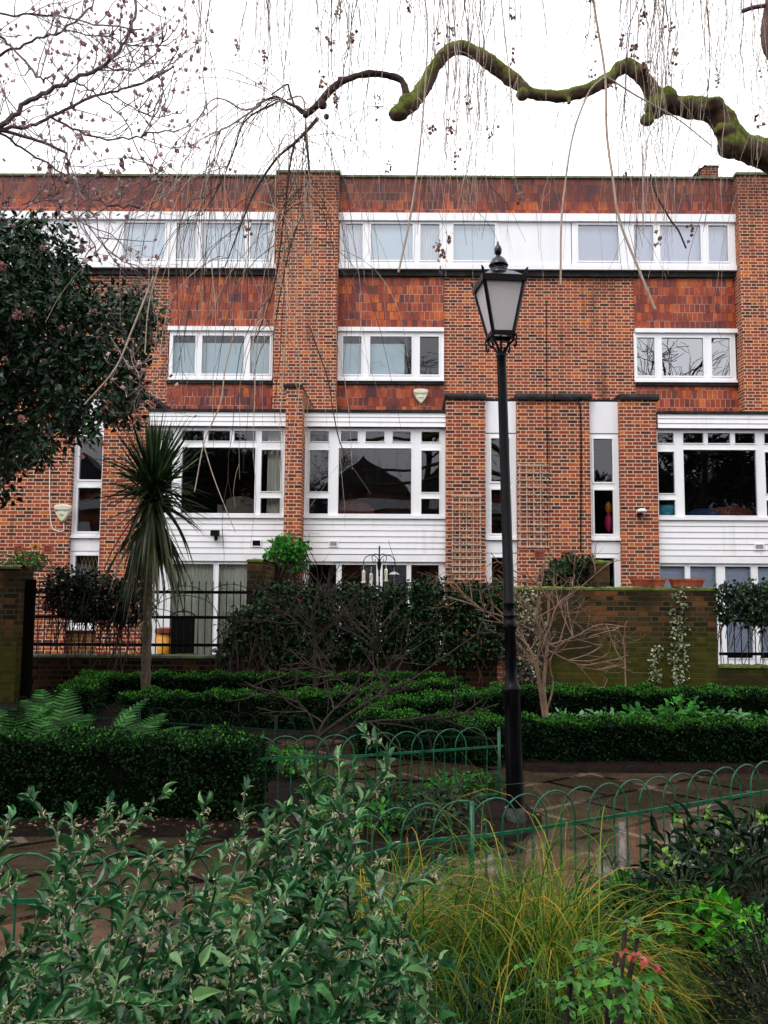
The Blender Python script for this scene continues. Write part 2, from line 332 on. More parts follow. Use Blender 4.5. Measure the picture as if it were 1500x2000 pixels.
class MB:
    def __init__(s): s.v = []; s.f3 = []; s.f4 = []; s.n = 0; s.ng = []
    def add(s, v, f3=(), f4=()):
        v = np.asarray(v, float).reshape(-1, 3); s.v.append(v)
        if len(f3): s.f3.append(np.asarray(f3)+s.n)
        if len(f4): s.f4.append(np.asarray(f4)+s.n)
        s.n += len(v); return s
    def box(s, x0, x1, y0, y1, z0, z1):
        x0, x1 = sorted((x0, x1)); y0, y1 = sorted((y0, y1)); z0, z1 = sorted((z0, z1))
        v = [(x0, y0, z0), (x1, y0, z0), (x1, y1, z0), (x0, y1, z0), (x0, y0, z1), (x1, y0, z1), (x1, y1, z1), (x0, y1, z1)]
        return s.add(v, f4=[(0, 3, 2, 1), (4, 5, 6, 7), (0, 1, 5, 4), (1, 2, 6, 5), (2, 3, 7, 6), (3, 0, 4, 7)])
    def room(s, x0, x1, y0, y1, z0, z1):   # open towards -Y
        v = [(x0, y0, z0), (x1, y0, z0), (x1, y1, z0), (x0, y1, z0), (x0, y0, z1), (x1, y0, z1), (x1, y1, z1), (x0, y1, z1)]
        return s.add(v, f4=[(0, 1, 2, 3), (4, 7, 6, 5), (1, 5, 6, 2), (2, 6, 7, 3), (3, 7, 4, 0)])
    def obox(s, a, b, w, h):   # bar from a to b, horizontal width w, height h
        a = np.array(a, float); b = np.array(b, float); d = b-a; d /= np.linalg.norm(d)
        sd = np.cross(d, [0, 0, 1]); nn = np.linalg.norm(sd); sd = np.array([1., 0, 0]) if nn < 1e-6 else sd/nn; u = np.cross(sd, d)
        v = [p+sd*i*w/2+u*j*h/2 for p in (a, b) for i, j in ((-1, -1), (1, -1), (1, 1), (-1, 1))]
        return s.add(v, f4=[(3, 2, 1, 0), (4, 5, 6, 7), (0, 1, 5, 4), (1, 2, 6, 5), (2, 3, 7, 6), (3, 0, 4, 7)])
    def tube(s, pts, rad, n=6, cap=True):
        pts = np.asarray(pts, float); k = len(pts); rad = np.full(k, rad) if np.isscalar(rad) else np.asarray(rad, float)
        t = np.gradient(pts, axis=0); t /= (np.linalg.norm(t, axis=1)[:, None]+1e-9)
        ref = np.array([0.31, .17, .93]) if abs(t[:, 2]).mean() < .7 else np.array([.93, .25, .1])
        a = np.cross(t, ref); a /= (np.linalg.norm(a, axis=1)[:, None]+1e-9); b = np.cross(t, a)
        an = np.arange(n)*2*math.pi/n
        V = pts[:, None, :] + rad[:, None, None]*(np.cos(an)[None, :, None]*a[:, None, :]+np.sin(an)[None, :, None]*b[:, None, :])
        i = np.arange(k-1)[:, None]*n; j = np.arange(n)[None, :]; j2 = (j+1) % n
        f = np.stack([i+j, i+j2, i+n+j2, i+n+j], -1).reshape(-1, 4)
        V = V.reshape(-1, 3); f3 = []
        if cap and n >= 4:
            V = np.vstack([V, pts[:1], pts[-1:]]); c0 = k*n; c1 = c0+1
            f3 = [(c0, (q+1) % n, q) for q in range(n)]+[(c1, (k-1)*n+q, (k-1)*n+(q+1) % n) for q in range(n)]
        return s.add(V, f3, f)
    def lathe(s, prof, cx, cy, n=20, sx=1, sy=1):
        prof = np.asarray(prof, float); an = np.arange(n)*2*math.pi/n
        V = np.stack([cx+prof[:, :1]*np.cos(an)*sx, cy+prof[:, :1]*np.sin(an)*sy, np.repeat(prof[:, 1:], n, 1)], -1).reshape(-1, 3)
        k = len(prof); i = np.arange(k-1)[:, None]*n; j = np.arange(n)[None, :]; j2 = (j+1) % n
        return s.add(V, f4=np.stack([i+j, i+j2, i+n+j2, i+n+j], -1).reshape(-1, 4))
    def ell(s, c, r, n=10, m=6):
        th = np.linspace(0.001, math.pi-.001, m); an = np.arange(n)*2*math.pi/n
        V = np.stack([c[0]+r[0]*np.sin(th)[:, None]*np.cos(an), c[1]+r[1]*np.sin(th)[:, None]*np.sin(an), c[2]-r[2]*np.cos(th)[:, None]*np.ones(n)], -1).reshape(-1, 3)
        i = np.arange(m-1)[:, None]*n; j = np.arange(n)[None, :]; j2 = (j+1) % n
        return s.add(V, f4=np.stack([i+j, i+j2, i+n+j2, i+n+j], -1).reshape(-1, 4))
    def build(s, name, mat, parent=None, uv=True, smooth=False, local=False):
        V = np.vstack(s.v); FA = []
        if s.f3: FA.append(np.vstack(s.f3))
        if s.f4: FA.append(np.vstack(s.f4))
        return mesh_obj(name, V, FA, mat, parent, uv, smooth, local)
def nz(a): return a/(np.linalg.norm(a, axis=-1, keepdims=True)+1e-9)
TM = {
 'dia': ([(0, 0, 0), (.45, .5, .10), (1, 0, -.08), (.45, -.5, .10)], [(0, 1, 2), (0, 2, 3)], []),
 'leaf': ([(0, 0, 0), (.22, .33, .07), (.5, .5, .08), (.8, .3, -.02), (1, 0, -.2), (.8, -.3, -.02), (.5, -.5, .08), (.22, -.33, .07), (.3, 0, -.02), (.65, 0, -.05)],
          [(0, 1, 8), (0, 8, 7), (3, 4, 9), (9, 4, 5)], [(1, 2, 9, 8), (8, 9, 6, 7)][:0]+[(8, 1, 2, 9), (7, 8, 9, 6)]),
 'ivy': ([(0, 0, 0), (.1, .5, 0), (.45, .35, .06), (1, 0, -.1), (.45, -.35, .06), (.1, -.5, 0)], [(0, 1, 2), (0, 5, 4)][:0]+[(0, 1, 2), (0, 4, 5), (0, 2, 3), (0, 3, 4)], []),
 'bud': ([(0, 0, 0), (.4, .5, 0), (.4, -.5, 0), (.4, 0, .5), (.4, 0, -.5), (1, 0, 0)], [(0, 1, 3), (0, 3, 2), (0, 2, 4), (0, 4, 1), (5, 3, 1), (5, 2, 3), (5, 4, 2), (5, 1, 4)], []),
}
TM['leaf'][1].extend([(9, 2, 3), (9, 5, 6)])
TM['leafy'] = ([(0, 0, 0), (.22, .31, .14), (.5, .5, .13), (.8, .28, .0), (1, 0, -.24), (.8, -.28, .02), (.5, -.5, .17), (.22, -.31, .12), (.3, 0, -.01), (.65, 0, -.04)], TM['leaf'][1], TM['leaf'][2])
def leaves(Pn, D, L, W, tm='dia', Nn=None, rng=None, H=None):
    """returns V, [F3, F4] for a cloud of leaves"""
    Pn = np.asarray(Pn, float); k = len(Pn); D = nz(np.asarray(D, float)); rng = rng or np.random.default_rng(1)
    if Nn is None: Nn = rng.normal(size=(k, 3))+np.array([0, 0, .8])
    S = nz(np.cross(D, Nn)); N2 = np.cross(S, D)
    L = np.broadcast_to(L, (k,)); W = np.broadcast_to(W, (k,))
    t, f3, f4 = TM[tm]; t = np.array(t)
    V = Pn[:, None, :]+D[:, None, :]*(t[None, :, :1]*L[:, None, None])+S[:, None, :]*(t[None, :, 1:2]*W[:, None, None])+N2[:, None, :]*(t[None, :, 2:3]*L[:, None, None])
    off = (np.arange(k)*len(t))[:, None, None]; FA = []
    if f3: FA.append((np.array(f3)[None]+off).reshape(-1, 3))
    if f4: FA.append((np.array(f4)[None]+off).reshape(-1, 4))
    return V.reshape(-1, 3), FA
def leaf_obj(name, Pn, D, L, W, tm, mat, parent=None, Nn=None, rng=None, smooth=False):
    V, FA = leaves(Pn, D, L, W, tm, Nn, rng); return mesh_obj(name, V, FA, mat, parent, smooth=smooth)
def smooth_path(pts, k=5):
    p = np.asarray(pts, float); out = []
    q = np.vstack([2*p[0]-p[1], p, 2*p[-1]-p[-2]])
    for i in range(1, len(q)-2):
        for t in np.arange(k)/k:
            out.append(.5*((2*q[i])+(-q[i-1]+q[i+1])*t+(2*q[i-1]-5*q[i]+4*q[i+1]-q[i+2])*t*t+(-q[i-1]+3*q[i]-3*q[i+1]+q[i+2])*t**3))
    out.append(p[-1]); return np.array(out)
def tr(pts, k=4): return smooth_path([P(*a) for a in pts], k)
def blade(mb, p0, d0, length, width, droop, rng, seg=6, pw=1.0):
    """strap leaf arching from p0"""
    p = np.array(p0, float); d = nz(np.array(d0, float)); pts = [p.copy()]; st = length/seg
    for i in range(seg):
        d = nz(d+np.array([0, 0, -droop*((i+1)/seg)**pw])); p = p+d*st; pts.append(p.copy())
    pts = np.array(pts); t = np.gradient(pts, axis=0); s = nz(np.cross(t, [0, 0, 1]+rng.normal(size=3)*.35))
    w = width*np.array([.6]+[1-(i/seg)**2.2*.97 for i in range(1, seg+1)])/2
    V = np.empty((2*(seg+1), 3)); V[0::2] = pts-s*w[:, None]; V[1::2] = pts+s*w[:, None]
    f = [(2*i, 2*i+1, 2*i+3, 2*i+2) for i in range(seg)]; mb.add(V, f4=f)
def grow(mb, p, d, L, r, depth, rng, tips, spread=.6, up=.1, seg=4, kids=(2, 4), shrink=.62, n=4, wig=.18, minr=.0012, along=None):
    p = np.array(p, float); d = nz(np.array(d, float)); pts = [p.copy()]; ds = []
    for i in range(seg):
        d = nz(d+rng.normal(size=3)*wig+np.array([0, 0, up])); p = p+d*L/seg; pts.append(p.copy()); ds.append(d.copy())
    r1 = max(r*.55, minr); mb.tube(pts, np.linspace(r, r1, seg+1), n, cap=False)
    if along is not None: along.extend(zip(pts[1:], ds))
    tips.append((pts[-1], ds[-1]))
    if depth <= 0: return
    for k in range(rng.integers(kids[0], kids[1]+1)):
        i = rng.integers(1, seg+1); dd = nz(ds[i-1]+rng.normal(size=3)*spread)
        grow(mb, pts[i], dd, L*shrink*rng.uniform(.7, 1.2), max(r1*.8, minr), depth-1, rng, tips, spread, up, seg, kids, shrink, n, wig, minr, along)
# ================================================================== SETTING: ground, paving, beds
rng = np.random.default_rng(7)
def ground_sheet(name, x0, x1, y0, y1, z, mat, nx=60, ny=60, amp=0.0, kind='structure'):
    xs = np.linspace(x0, x1, nx); ys = np.linspace(y0, y1, ny); X, Y = np.meshgrid(xs, ys)
    Z = z+amp*(np.sin(X*2.3+np.cos(Y*1.7)*2)*np.cos(Y*2.9+X)*.5+np.sin(X*6.1+Y*4.3)*.25)
    V = np.stack([X, Y, Z], -1).reshape(-1, 3); i = np.arange(ny-1)[:, None]*nx; j = np.arange(nx-1)[None, :]
    f = np.stack([i+j, i+j+1, i+nx+j+1, i+nx+j], -1).reshape(-1, 4)
    o = mesh_obj(name, V, [f], mat, uv=True); tag(o, kind=kind); return o
ground_sheet('ground', -300, 300, -300, 300, -.05, 'soil', 2, 2)
ground_sheet('paving', -9, 9, 2.6, 9.9, 0.0, 'wet_paving', 2, 2)
def bed(name, poly, z=.045, mat='soil'):
    poly = np.array(poly, float); c = poly.mean(0); k = len(poly); rings = [1.0, .985, .8, .5, .2]; hs = [-.02, z, z*1.2, z*1.5, z*1.7]
    V = []; F4 = []; r2 = np.random.default_rng(3)
    m_ = 12; P2 = np.concatenate([np.linspace(poly[i], poly[(i+1) % k], m_, endpoint=False) for i in range(k)]); K = len(P2)
    for r_, h in zip(rings, hs):
        V += [(*(c+(p-c)*r_), h+(r2.uniform(-.012, .012) if h > 0 else 0)) for p in P2]
    for a in range(len(rings)-1):
        for i in range(K): F4.append((a*K+i, a*K+(i+1) % K, (a+1)*K+(i+1) % K, (a+1)*K+i))
    V.append((*c, z*1.7)); F3 = [((len(rings)-1)*K+i, (len(rings)-1)*K+(i+1) % K, len(V)-1) for i in range(K)]
    o = mesh_obj(name, V, [F3, F4], mat, smooth=True); tag(o, kind='structure'); return o
# fence line of the front railing
FR = [(-3.3, 3.32), (-1.05, 3.36), (-.42, 3.72), (.02, 4.12), (.42, 4.27), (1.22, 4.72), (2.25, 5.33), (4.2, 6.6)]
bed('flower_bed', [(-9, .2), (9, .2), (9, 8.6)]+[(x, y-.03) for x, y in FR[::-1]]+[(-9, 3.25)], .03)
bed('flower_bed', [(-.78, 4.6), (.72, 5.75), (.92, 6.2), (.85, 6.7), (-.95, 6.35)], .04)
bed('flower_bed', [(-9, 5.75), (-.78, 5.8), (-.8, 7.6), (-3.2, 8.6), (-9, 8.6)], .05)
bed('flower_bed', [(1.1, 7.95), (9, 7.9), (9, 10.9), (1.3, 10.9), (-.4, 9.3)], .05)
bed('flower_bed', [(-9, 9.6), (-.6, 9.7), (1.0, 11.0), (9, 11.0), (9, 13), (-9, 13)], .05)
# ================================================================== TERRACE HOUSES
YU = 19.8; YL = 17.9; YP = 17.72; YPU = 19.45
zU = lambda py: P(765, py, YU).z
zL = lambda py: P(732, py, YL).z
XU = lambda px, py=600: P(px, py, YU).x
XL = lambda px, py=930: P(px, py, YL).x
def frame(mb, x0, x1, z0, z1, panes, yf, dep=.08, ring=.03):
    xs = sorted({x0, x1, *[a for p in panes for a in p[:2]]}); zs = sorted({z0, z1, *[a for p in panes for a in p[2:]]})
    nx, nz_ = len(xs)-1, len(zs)-1
    def hole(i, j):
        if not (0 <= i < nx and 0 <= j < nz_): return None
        cx, cz = (xs[i]+xs[i+1])/2, (zs[j]+zs[j+1])/2
        return any(p[0] < cx < p[1] and p[2] < cz < p[3] for p in panes)
    V = []; Fq = []
    def q(*v): Fq.append(tuple(range(len(V), len(V)+4))); V.extend(v)
    yb = yf+dep
    for i in range(nx):
        for j in range(nz_):
            if hole(i, j): continue
            a, b, c, d = xs[i], xs[i+1], zs[j], zs[j+1]
            q((a, yf, c), (b, yf, c), (b, yf, d), (a, yf, d)); q((a, yb, d), (b, yb, d), (b, yb, c), (a, yb, c))
            if hole(i-1, j) is not False: q((a, yf, d), (a, yb, d), (a, yb, c), (a, yf, c))
            if hole(i+1, j) is not False: q((b, yf, c), (b, yb, c), (b, yb, d), (b, yf, d))
            if hole(i, j-1) is not False: q((a, yf, c), (a, yb, c), (b, yb, c), (b, yf, c))
            if hole(i, j+1) is not False: q((b, yf, d), (b, yb, d), (a, yb, d), (a, yf, d))
    mb.add(V, f4=Fq)
    if ring:
        for p in panes: frame(mb, p[0]-ring, p[1]+ring, p[2]-ring, p[3]+ring, [p], yf-.018, .0178, 0)
def add_window(h, x0, x1, z0, z1, panes, yf, glass='glass', name='window', room=2.2, roommat='dark_room', sill=True, ring=.03):
    mb = MB(); frame(mb, x0, x1, z0, z1, panes, yf, ring=ring); w = mb.build(name, 'white_paint', h)
    g = MB()
    for a, b, c, d in panes:
        y = yf+.03; g.add([(a, y, c), (b, y, c), (b, y, d), (a, y, d)], f4=[(0, 1, 2, 3)])
    g.build('pane', glass, w)
    if sill: MB().box(x0, x1, yf-.07, yf-.001, z0-.045, z0+.012).build('sill', 'white_paint', w)
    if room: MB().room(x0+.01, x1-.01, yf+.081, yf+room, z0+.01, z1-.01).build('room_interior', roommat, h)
    return w
def boards(x0, x1, z0, z1, yf, n):
    mb = MB(); h = (z1-z0)/n
    for i in range(n):
        a = z0+i*h; b = a+h
        v = [(x0, yf-.022, a+.004), (x1, yf-.022, a+.004), (x1, yf-.004, b), (x0, yf-.004, b), (x0, yf+.03, a+.004), (x1, yf+.03, a+.004), (x1, yf+.03, b), (x0, yf+.03, b)]
        mb.add(v, f4=[(0, 1, 2, 3), (0, 4, 5, 1), (3, 2, 6, 7), (0, 3, 7, 4), (1, 5, 6, 2)])
    return mb
Z_top = zU(350); Z_fb = zU(424); Z_cor = zU(437); Z_fr1b = zU(521); Z_s1 = zU(528); Z_d1 = zU(541)
Z_t1 = zU(641); Z_l2 = zU(649); Z_f2b = zU(742); Z_d2 = zU(752)
row1 = (zU(512), zU(442)); row2 = (zU(732), zU(658))
zc0, zc1 = zL(836), zL(808); zfb = zL(1009); zb0 = zL(1083); zlow = zL(1097); zlf = zL(1101)
rt_, rm_, rl_, rmain = (zL(863), zL(843)), (zL(961), zL(880)), (zL(1004), zL(974)), (zL(1004), zL(876))
def house(label, ub, lb, pier, tilex, brickx, panel, f1, p1, f2, p2, bay, cols, main, tri, piers, narrow, npane, ground, gl1='glass_bright', gl2='glass', fin=None, cats=None):
    h = empty('terraced_house', (XL((lb[0]+lb[1])/2), YL, 0), label, 'house', 'houses of the brick terrace')
    u0, u1 = XU(ub[0]), XU(ub[1])
    # upper storeys ---------------------------------------------------
    br = MB()
    px0, px1 = XU(pier[0]), XU(pier[1]); zp_ = P(765, 339, YPU).z; br.box(px0, px1, YPU, YU+.3, 4.9, zp_)
    bx0, bx1 = XU(brickx[0]), XU(brickx[1]); br.box(bx0, bx1, YU, YU+.3, 4.9, Z_d1)
    # lower piers
    for a, b in piers: br.box(XL(a, 950), XL(b, 950), YP, YL+.35, -.05, zL(783)-.001)
    if fin:
        br.box(XL(fin[0], 950), XL(fin[1], 950), 17.42, YU-.36, -.05, zL(768))
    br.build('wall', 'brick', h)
    nx0, nx1 = min(u0, u1), max(u0, u1)
    fx0, fx1 = (px1, nx1) if pier[0] <= ub[0]+1 else (nx0, px0)
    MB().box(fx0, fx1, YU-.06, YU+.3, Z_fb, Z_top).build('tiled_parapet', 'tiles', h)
    cp = MB(); cp.box(fx0, fx1, YU-.11, YU+.35, Z_top, Z_top+.05)
    cp.box(px0-.03, px1+.03, YPU-.04, YU+.35, zp_, zp_+.06); cp.build('coping', 'mossy_coping', h)
    MB().box(fx0, fx1, YU-.20, YU-.061, Z_cor, Z_fb+.02).build('cornice', 'white_paint', h)
    if panel: boards(XU(panel[0]), XU(panel[1]), Z_fr1b, Z_cor, YU-.12, 1).build('white_panel', 'white_panel', h)
    a = [(XU(q[0], 480), XU(q[1], 480), row1[0], row1[1]) for q in p1]
    add_window(h, XU(f1[0], 480), XU(f1[1], 480), Z_fr1b, Z_cor, a, YU-.13, gl1, room=.8, roommat='render_buff', sill=False)
    MB().box(fx0, fx1, YU-.19, YU-.02, Z_s1-.03, Z_fr1b-.002).build('sill_band', 'white_paint', h)
    MB().box(fx0, fx1, YU-.10, YU+.02, Z_d1, Z_s1-.032).build('gutter', 'lead', h)
    t0, t1 = XU(tilex[0]), XU(tilex[1])
    MB().box(t0, t1, YU-.015, YU+.3, Z_t1, Z_d1-.002).build('tile_hanging', 'tiles', h); MB().box(t0, t1, YU-.015, YU+.3, 4.9, Z_d2).build('tile_hanging', 'tiles', h)
    MB().box(t0, t1, YU-.10, YU+.05, Z_l2, Z_t1-.002).build('lintel', 'white_paint', h)
    a = [(XU(q[0], 695), XU(q[1], 695), row2[0], row2[1]) for q in p2]
    add_window(h, XU(f2[0], 695), XU(f2[1], 695), Z_f2b, Z_l2-.002, a, YU-.03, gl2, room=1.4)
    MB().box(t0, t1, YU-.07, YU+.05, Z_d2+.002, Z_f2b-.05).build('lead_flashing', 'lead', h)
    # lower storeys ---------------------------------------------------
    b0, b1 = XL(bay[0], 820), XL(bay[1], 820)
    boards(b0, b1, zc0, zc1, YL-.12, 3).build('bay_cornice', 'board_paint', h)
    MB().box(b0, b1, YL-.17, YU+.0, zc1, zc1+.05).build('bay_roof', 'lead', h)
    g0, g1 = XL(bay[0], 920), XL(bay[1], 920)
    panes = []
    for c in cols:
        x0, x1 = XL(c[0], 900), XL(c[1], 900); panes += [(x0, x1, *rt_), (x0, x1, *rm_), (x0, x1, *rl_)]
    panes.append((XL(main[0], 940), XL(main[1], 940), *rmain))
    panes += [(XL(q[0], 850), XL(q[1], 850), *rt_) for q in tri]
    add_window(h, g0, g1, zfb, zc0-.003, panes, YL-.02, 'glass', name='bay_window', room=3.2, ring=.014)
    boards(g0, g1, zb0, zfb-.048, YL-.03, 6).build('weatherboarding', 'board_paint', h)
    MB().box(g0, g1, YL-.045, YL+.05, zlow, zb0-.012).build('fascia_board', 'white_paint', h)
    gp = [(XL(q[0], 1110), XL(q[1], 1110), .35, zL(1103)) for q in ground]
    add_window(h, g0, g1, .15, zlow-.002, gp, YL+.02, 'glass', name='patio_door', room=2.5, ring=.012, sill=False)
    # narrow stair window
    n0, n1 = XL(narrow[0], 950), XL(narrow[1], 950); q0, q1 = XL(npane[0], 950), XL(npane[1], 950)
    MB().box(n0, n1, YL-.06, YL+.05, zL(845), zL(784)).build('white_panel', 'white_panel', h)
    add_window(h, n0, n1, zL(1050), zL(847), [(q0, q1, zL(940), zL(856)), (q0, q1, zL(1041), zL(956))], YL-.05, 'glass', name='stair_window', room=2.0)
    MB().box(n0, n1, YL-.06, YL+.05, zL(1079), zL(1056)).build('white_panel', 'white_panel', h)
    add_window(h, n0, n1, .9, zL(1080), [(q0, q1, 1.0, zL(1088))], YL-.05, 'glass', name='stair_window', room=2.0)
    MB().box(n0, n1, YL-.02, YL+.2, -.05, .9).build('plinth_wall', 'brick_low', h)
    MB().box(n0, n1, YL-.06, YU, zL(783)-.0, zL(783)+.04).build('stair_roof', 'lead', h)
    # lead caps
    for a, b in piers:
        cp = MB(); x0, x1 = XL(a, 780), XL(b, 780)
        prof = [(YP-.05, zL(783)), (YP-.06, zL(778)), (YP-.03, zL(772)), (YP+.05, zL(770)), (YU-.01, zL(770)+.05), (YU-.01, zL(783))]
        V = [(x, y, z) for x in (x0-.02, x1+.02) for y, z in prof]; k = len(prof)
        cp.add(V, f4=[(i, (i+1) % k, k+(i+1) % k, k+i) for i in range(k)]+[(0, 1, 2, 3), (0, 3, 4, 5), (k+3, k+2, k+1, k), (k+5, k+4, k+3, k)]); cp.build('lead_cap', 'lead', h)
    if fin:
        cp = MB(); x0, x1 = XL(fin[0], 780), XL(fin[1], 780)
        cp.box(x0-.02, x1+.02, 17.38, YU-.36, zL(768), zL(763))
        cp.add([(x1+.012, 17.5, zL(768)), (x1+.012, YU-.4, zL(768)), (x1+.012, YU-.4, zc1), (x1+.012, 17.9, zc1+.02), (x1, 17.5, zL(768)), (x1, YU-.4, zL(768)), (x1, YU-.4, zc1), (x1, 17.9, zc1+.02)], f4=[(0, 1, 2, 3), (7, 6, 5, 4), (0, 3, 7, 4), (0, 4, 5, 1)]); cp.build('lead_cap', 'lead', h)
    lo = min(XL(lb[0]), XL(lb[1])); hi = max(XL(lb[0]), XL(lb[1]))
    MB().box(nx0, nx1, YU+.31, YU+9, Z_top-.3, Z_top-.1).build('roof', 'lead', h)
    MB().box(nx0, nx1, YU+5, YU+9, -.05, Z_top-.31).build('rear_wall', 'brick_low', h)
    return h
H_M = house('middle house, with the shield alarm box above its bay window', (600, 1052), (578, 1079), (600, 661), (661, 867), (867, 1052), (976, 1052), (664, 976),
      [(673, 709), (725, 806), (821, 858), (885, 966)], (660, 867), [(670, 706), (723, 804), (820, 857)],
      (595, 870), [(605, 642), (823, 858)], (661, 803), [(666, 699), (714, 751), (767, 802)], [(870, 947), (1008, 1079)], (947, 1008), (959, 995),
      [(603, 657), (667, 735), (747, 794), (803, 857)], fin=(562, 594))
H_R = house('right house, with flaking weatherboards and a white security light', (1052, 1497), (1079, 1580), (1436, 1497), (1238, 1436), (1052, 1238), (1052, 1115), (1115, 1433),
      [(1127, 1205), (1235, 1273), (1286, 1365), (1380, 1418)], (1238, 1436), [(1243, 1278), (1292, 1373), (1389, 1425)],
      (1281, 1563), [(1284, 1316), (1493, 1526)], (1335, 1477), [(1333, 1373), (1381, 1425), (1434, 1474)], [(1079, 1150), (1208, 1280)], (1150, 1208), (1159, 1196),
      [(1289, 1338), (1348, 1399), (1416, 1467), (1480, 1540)], gl2='glass_sky')
H_L = house('left house behind the cordyline palm, black floodlight on its weatherboards', (150, 600), (81, 578), (541, 600), (331, 541), (150, 331), (150, 238), (238, 538),
      [(245, 325), (347, 387), (397, 480), (491, 529)], (331, 533), [(338, 382), (395, 477), (489, 527)],
      (289, 560), [(300, 338), (511, 549)], (355, 498), [(356, 399), (407, 450), (458, 500)], [(81, 145), (205, 289)], (145, 205), (155, 200),
      [(335, 417), (427, 512)])
H_F = house('leftmost house, mostly hidden behind the camellia', (-300, 150), (-420, 81), (-300, -242), (-242, -30), (-30, 150), (62, 150), (-240, 62),
      [(-230, -190), (-175, -95), (-80, -40), (-20, 50)], (-242, -30), [(-235, -195), (-180, -100), (-85, -40)],
      (-400, -120), [(-390, -355), (-165, -130)], (-335, -190), [(-335, -295), (-285, -240), (-230, -190)], [(-120, -45), (10, 81)], (-45, 10), (-35, 0),
      [(-380, -320), (-300, -220), (-210, -140)])
H_Q = house('house at the far right edge, only its brick pier in view', (1497, 1950), (1580, 2075), (1497, 1557), (1557, 1763), (1763, 1950), (1880, 1950), (1560, 1880),
      [(1570, 1605), (1620, 1700), (1715, 1750), (1780, 1860)], (1557, 1763), [(1565, 1600), (1618, 1700), (1716, 1752)],
      (1597, 1870), [(1607, 1642), (1823, 1858)], (1661, 1803), [(1666, 1699), (1714, 1751), (1767, 1802)], [(1870, 1947), (2008, 2075)], (1947, 2008), (1957, 1997),
      [(1603, 1657), (1667, 1735), (1747, 1794), (1803, 1857)], fin=(1564, 1596))
def label_win(h, idx, text): pass
# chimney and aerial behind the roofline
c0 = P(1378, 350, 22.5)
h = empty('chimney_stack', (c0.x, 22.5, Z_top), 'small brick chimney with a lead hood beyond the parapet', 'chimney')
MB().box(c0.x-.22, c0.x+.28, 22.3, 22.8, Z_top-.3, c0.z+.22).build('stack', 'brick', h)
MB().obox((c0.x-.36, 22.55, c0.z+.02), (c0.x-.05, 22.55, c0.z+.30), .5, .05).box(c0.x-.1, c0.x+.3, 22.3, 22.8, c0.z+.23, c0.z+.29).build('hood', 'lead', h)
# blinds and curtains hanging inside the windows
def panel(name, px0, px1, z0, z1, Y, mat, label, cat, group=None, wave=0, nwave=6, row=480):
    x0, x1 = P(px0, row, Y).x, P(px1, row, Y).x; n = nwave*8 if wave else 1
    xs = np.linspace(x0, x1, n+1); ys = Y+wave*np.sin(np.linspace(0, nwave*2*math.pi, n+1))*(1+.3*np.sin(np.linspace(0, 9, n+1)))
    V = [(x, y, z0) for x, y in zip(xs, ys)]+[(x, y, z1) for x, y in zip(xs, ys)]+[(x, y+.006, z0) for x, y in zip(xs, ys)]+[(x, y+.006, z1) for x, y in zip(xs, ys)]; k = n+1
    f = [(i, i+1, k+i+1, k+i) for i in range(n)]+[(2*k+i+1, 2*k+i, 3*k+i, 3*k+i+1) for i in range(n)]+[(0, k, 3*k, 2*k), (n, 2*k+n, 3*k+n, k+n)]
    o = mesh_obj(name, V, [f], mat, smooth=bool(wave)); return tag(o, label, cat, group)
yb = YU+.06
for a, b, who in [(240, 330, 'leftmost top-floor pane of the left house'), (393, 484, 'widest top-floor pane of the left house'), (487, 531, 'top-floor pane beside the tall brick pier'), (720, 810, 'second top-floor pane of the middle house'), (880, 970, 'top-floor pane just above the street lamp')]:
    panel('roller_blind', a, b, row1[0]-.05, row1[1]+.05, yb, 'blind', 'pale blue roller blind down behind the '+who, 'blind', 'pale blue roller blinds')
for a, b, who in [(1122, 1210, 'pane right of the blank white panel'), (1231, 1277, 'narrow pane of the right house, second along'), (1282, 1369, 'third top-floor pane of the right house'), (1376, 1422, 'top-floor pane nearest the right brick pier')]:
    panel('roller_blind', a, b, row1[0]-.05, row1[1]+.05, yb, 'blind_grey', 'lavender grey roller blind down behind the '+who, 'blind', 'lavender grey roller blinds')
for a, b, who in [(669, 713, 'leftmost pane of the middle house'), (817, 862, 'third top-floor pane of the middle house'), (343, 391, 'narrow top-floor pane of the left house')]:
    panel('net_curtain', a, b, row1[0]-.05, row1[1]+.05, yb, 'voile', 'white pleated voile in the '+who, 'curtain', 'white voile curtains', wave=.012, nwave=9)
for a, b, z0, who in [(333, 386, zU(735), 'left pane of the second-floor window of the left house'), (391, 481, zU(735), 'centre pane of the second-floor window of the left house'), (485, 531, zU(735), 'right pane of the second-floor window of the left house'), (666, 711, zU(735), 'left pane of the second-floor window of the middle house'), (719, 790, zU(735), 'centre pane of the second-floor window of the middle house')]:
    panel('roller_blind', a, b, z0, row2[1]-.12, YU+.16, 'blind', 'pale blind behind the '+who, 'blind', 'pale second-floor blinds', row=695)
panel('curtain', 522, 556, zL(1008), zL(838), YL+.25, 'curtain', 'cream drape at the right side of the left bay window', 'curtain', wave=.035, nwave=5, row=930)
panel('curtain', 325, 420, .35, zL(1100), YL+.17, 'net_curtain', 'pleated grey green curtain in the left patio door', 'curtain', 'patio door curtains', wave=.03, nwave=14, row=1150)
panel('curtain', 422, 520, .35, zL(1100), YL+.17, 'net_curtain', 'pleated grey green curtain in the patio door beside the garden wall', 'curtain', 'patio door curtains', wave=.03, nwave=14, row=1150)
for a, b, who in [(1285, 1341, 'behind the terracotta trough'), (1344, 1402, 'left leaf of the right patio doors'), (1411, 1470, 'right leaf of the right patio doors'), (1476, 1545, 'at the photo edge')]:
    panel('roller_blind', a, b, .4, zL(1103)-.02, YL+.15, 'blind_grey', 'grey ground-floor blind '+who, 'blind', 'grey ground-floor blinds', row=1110)
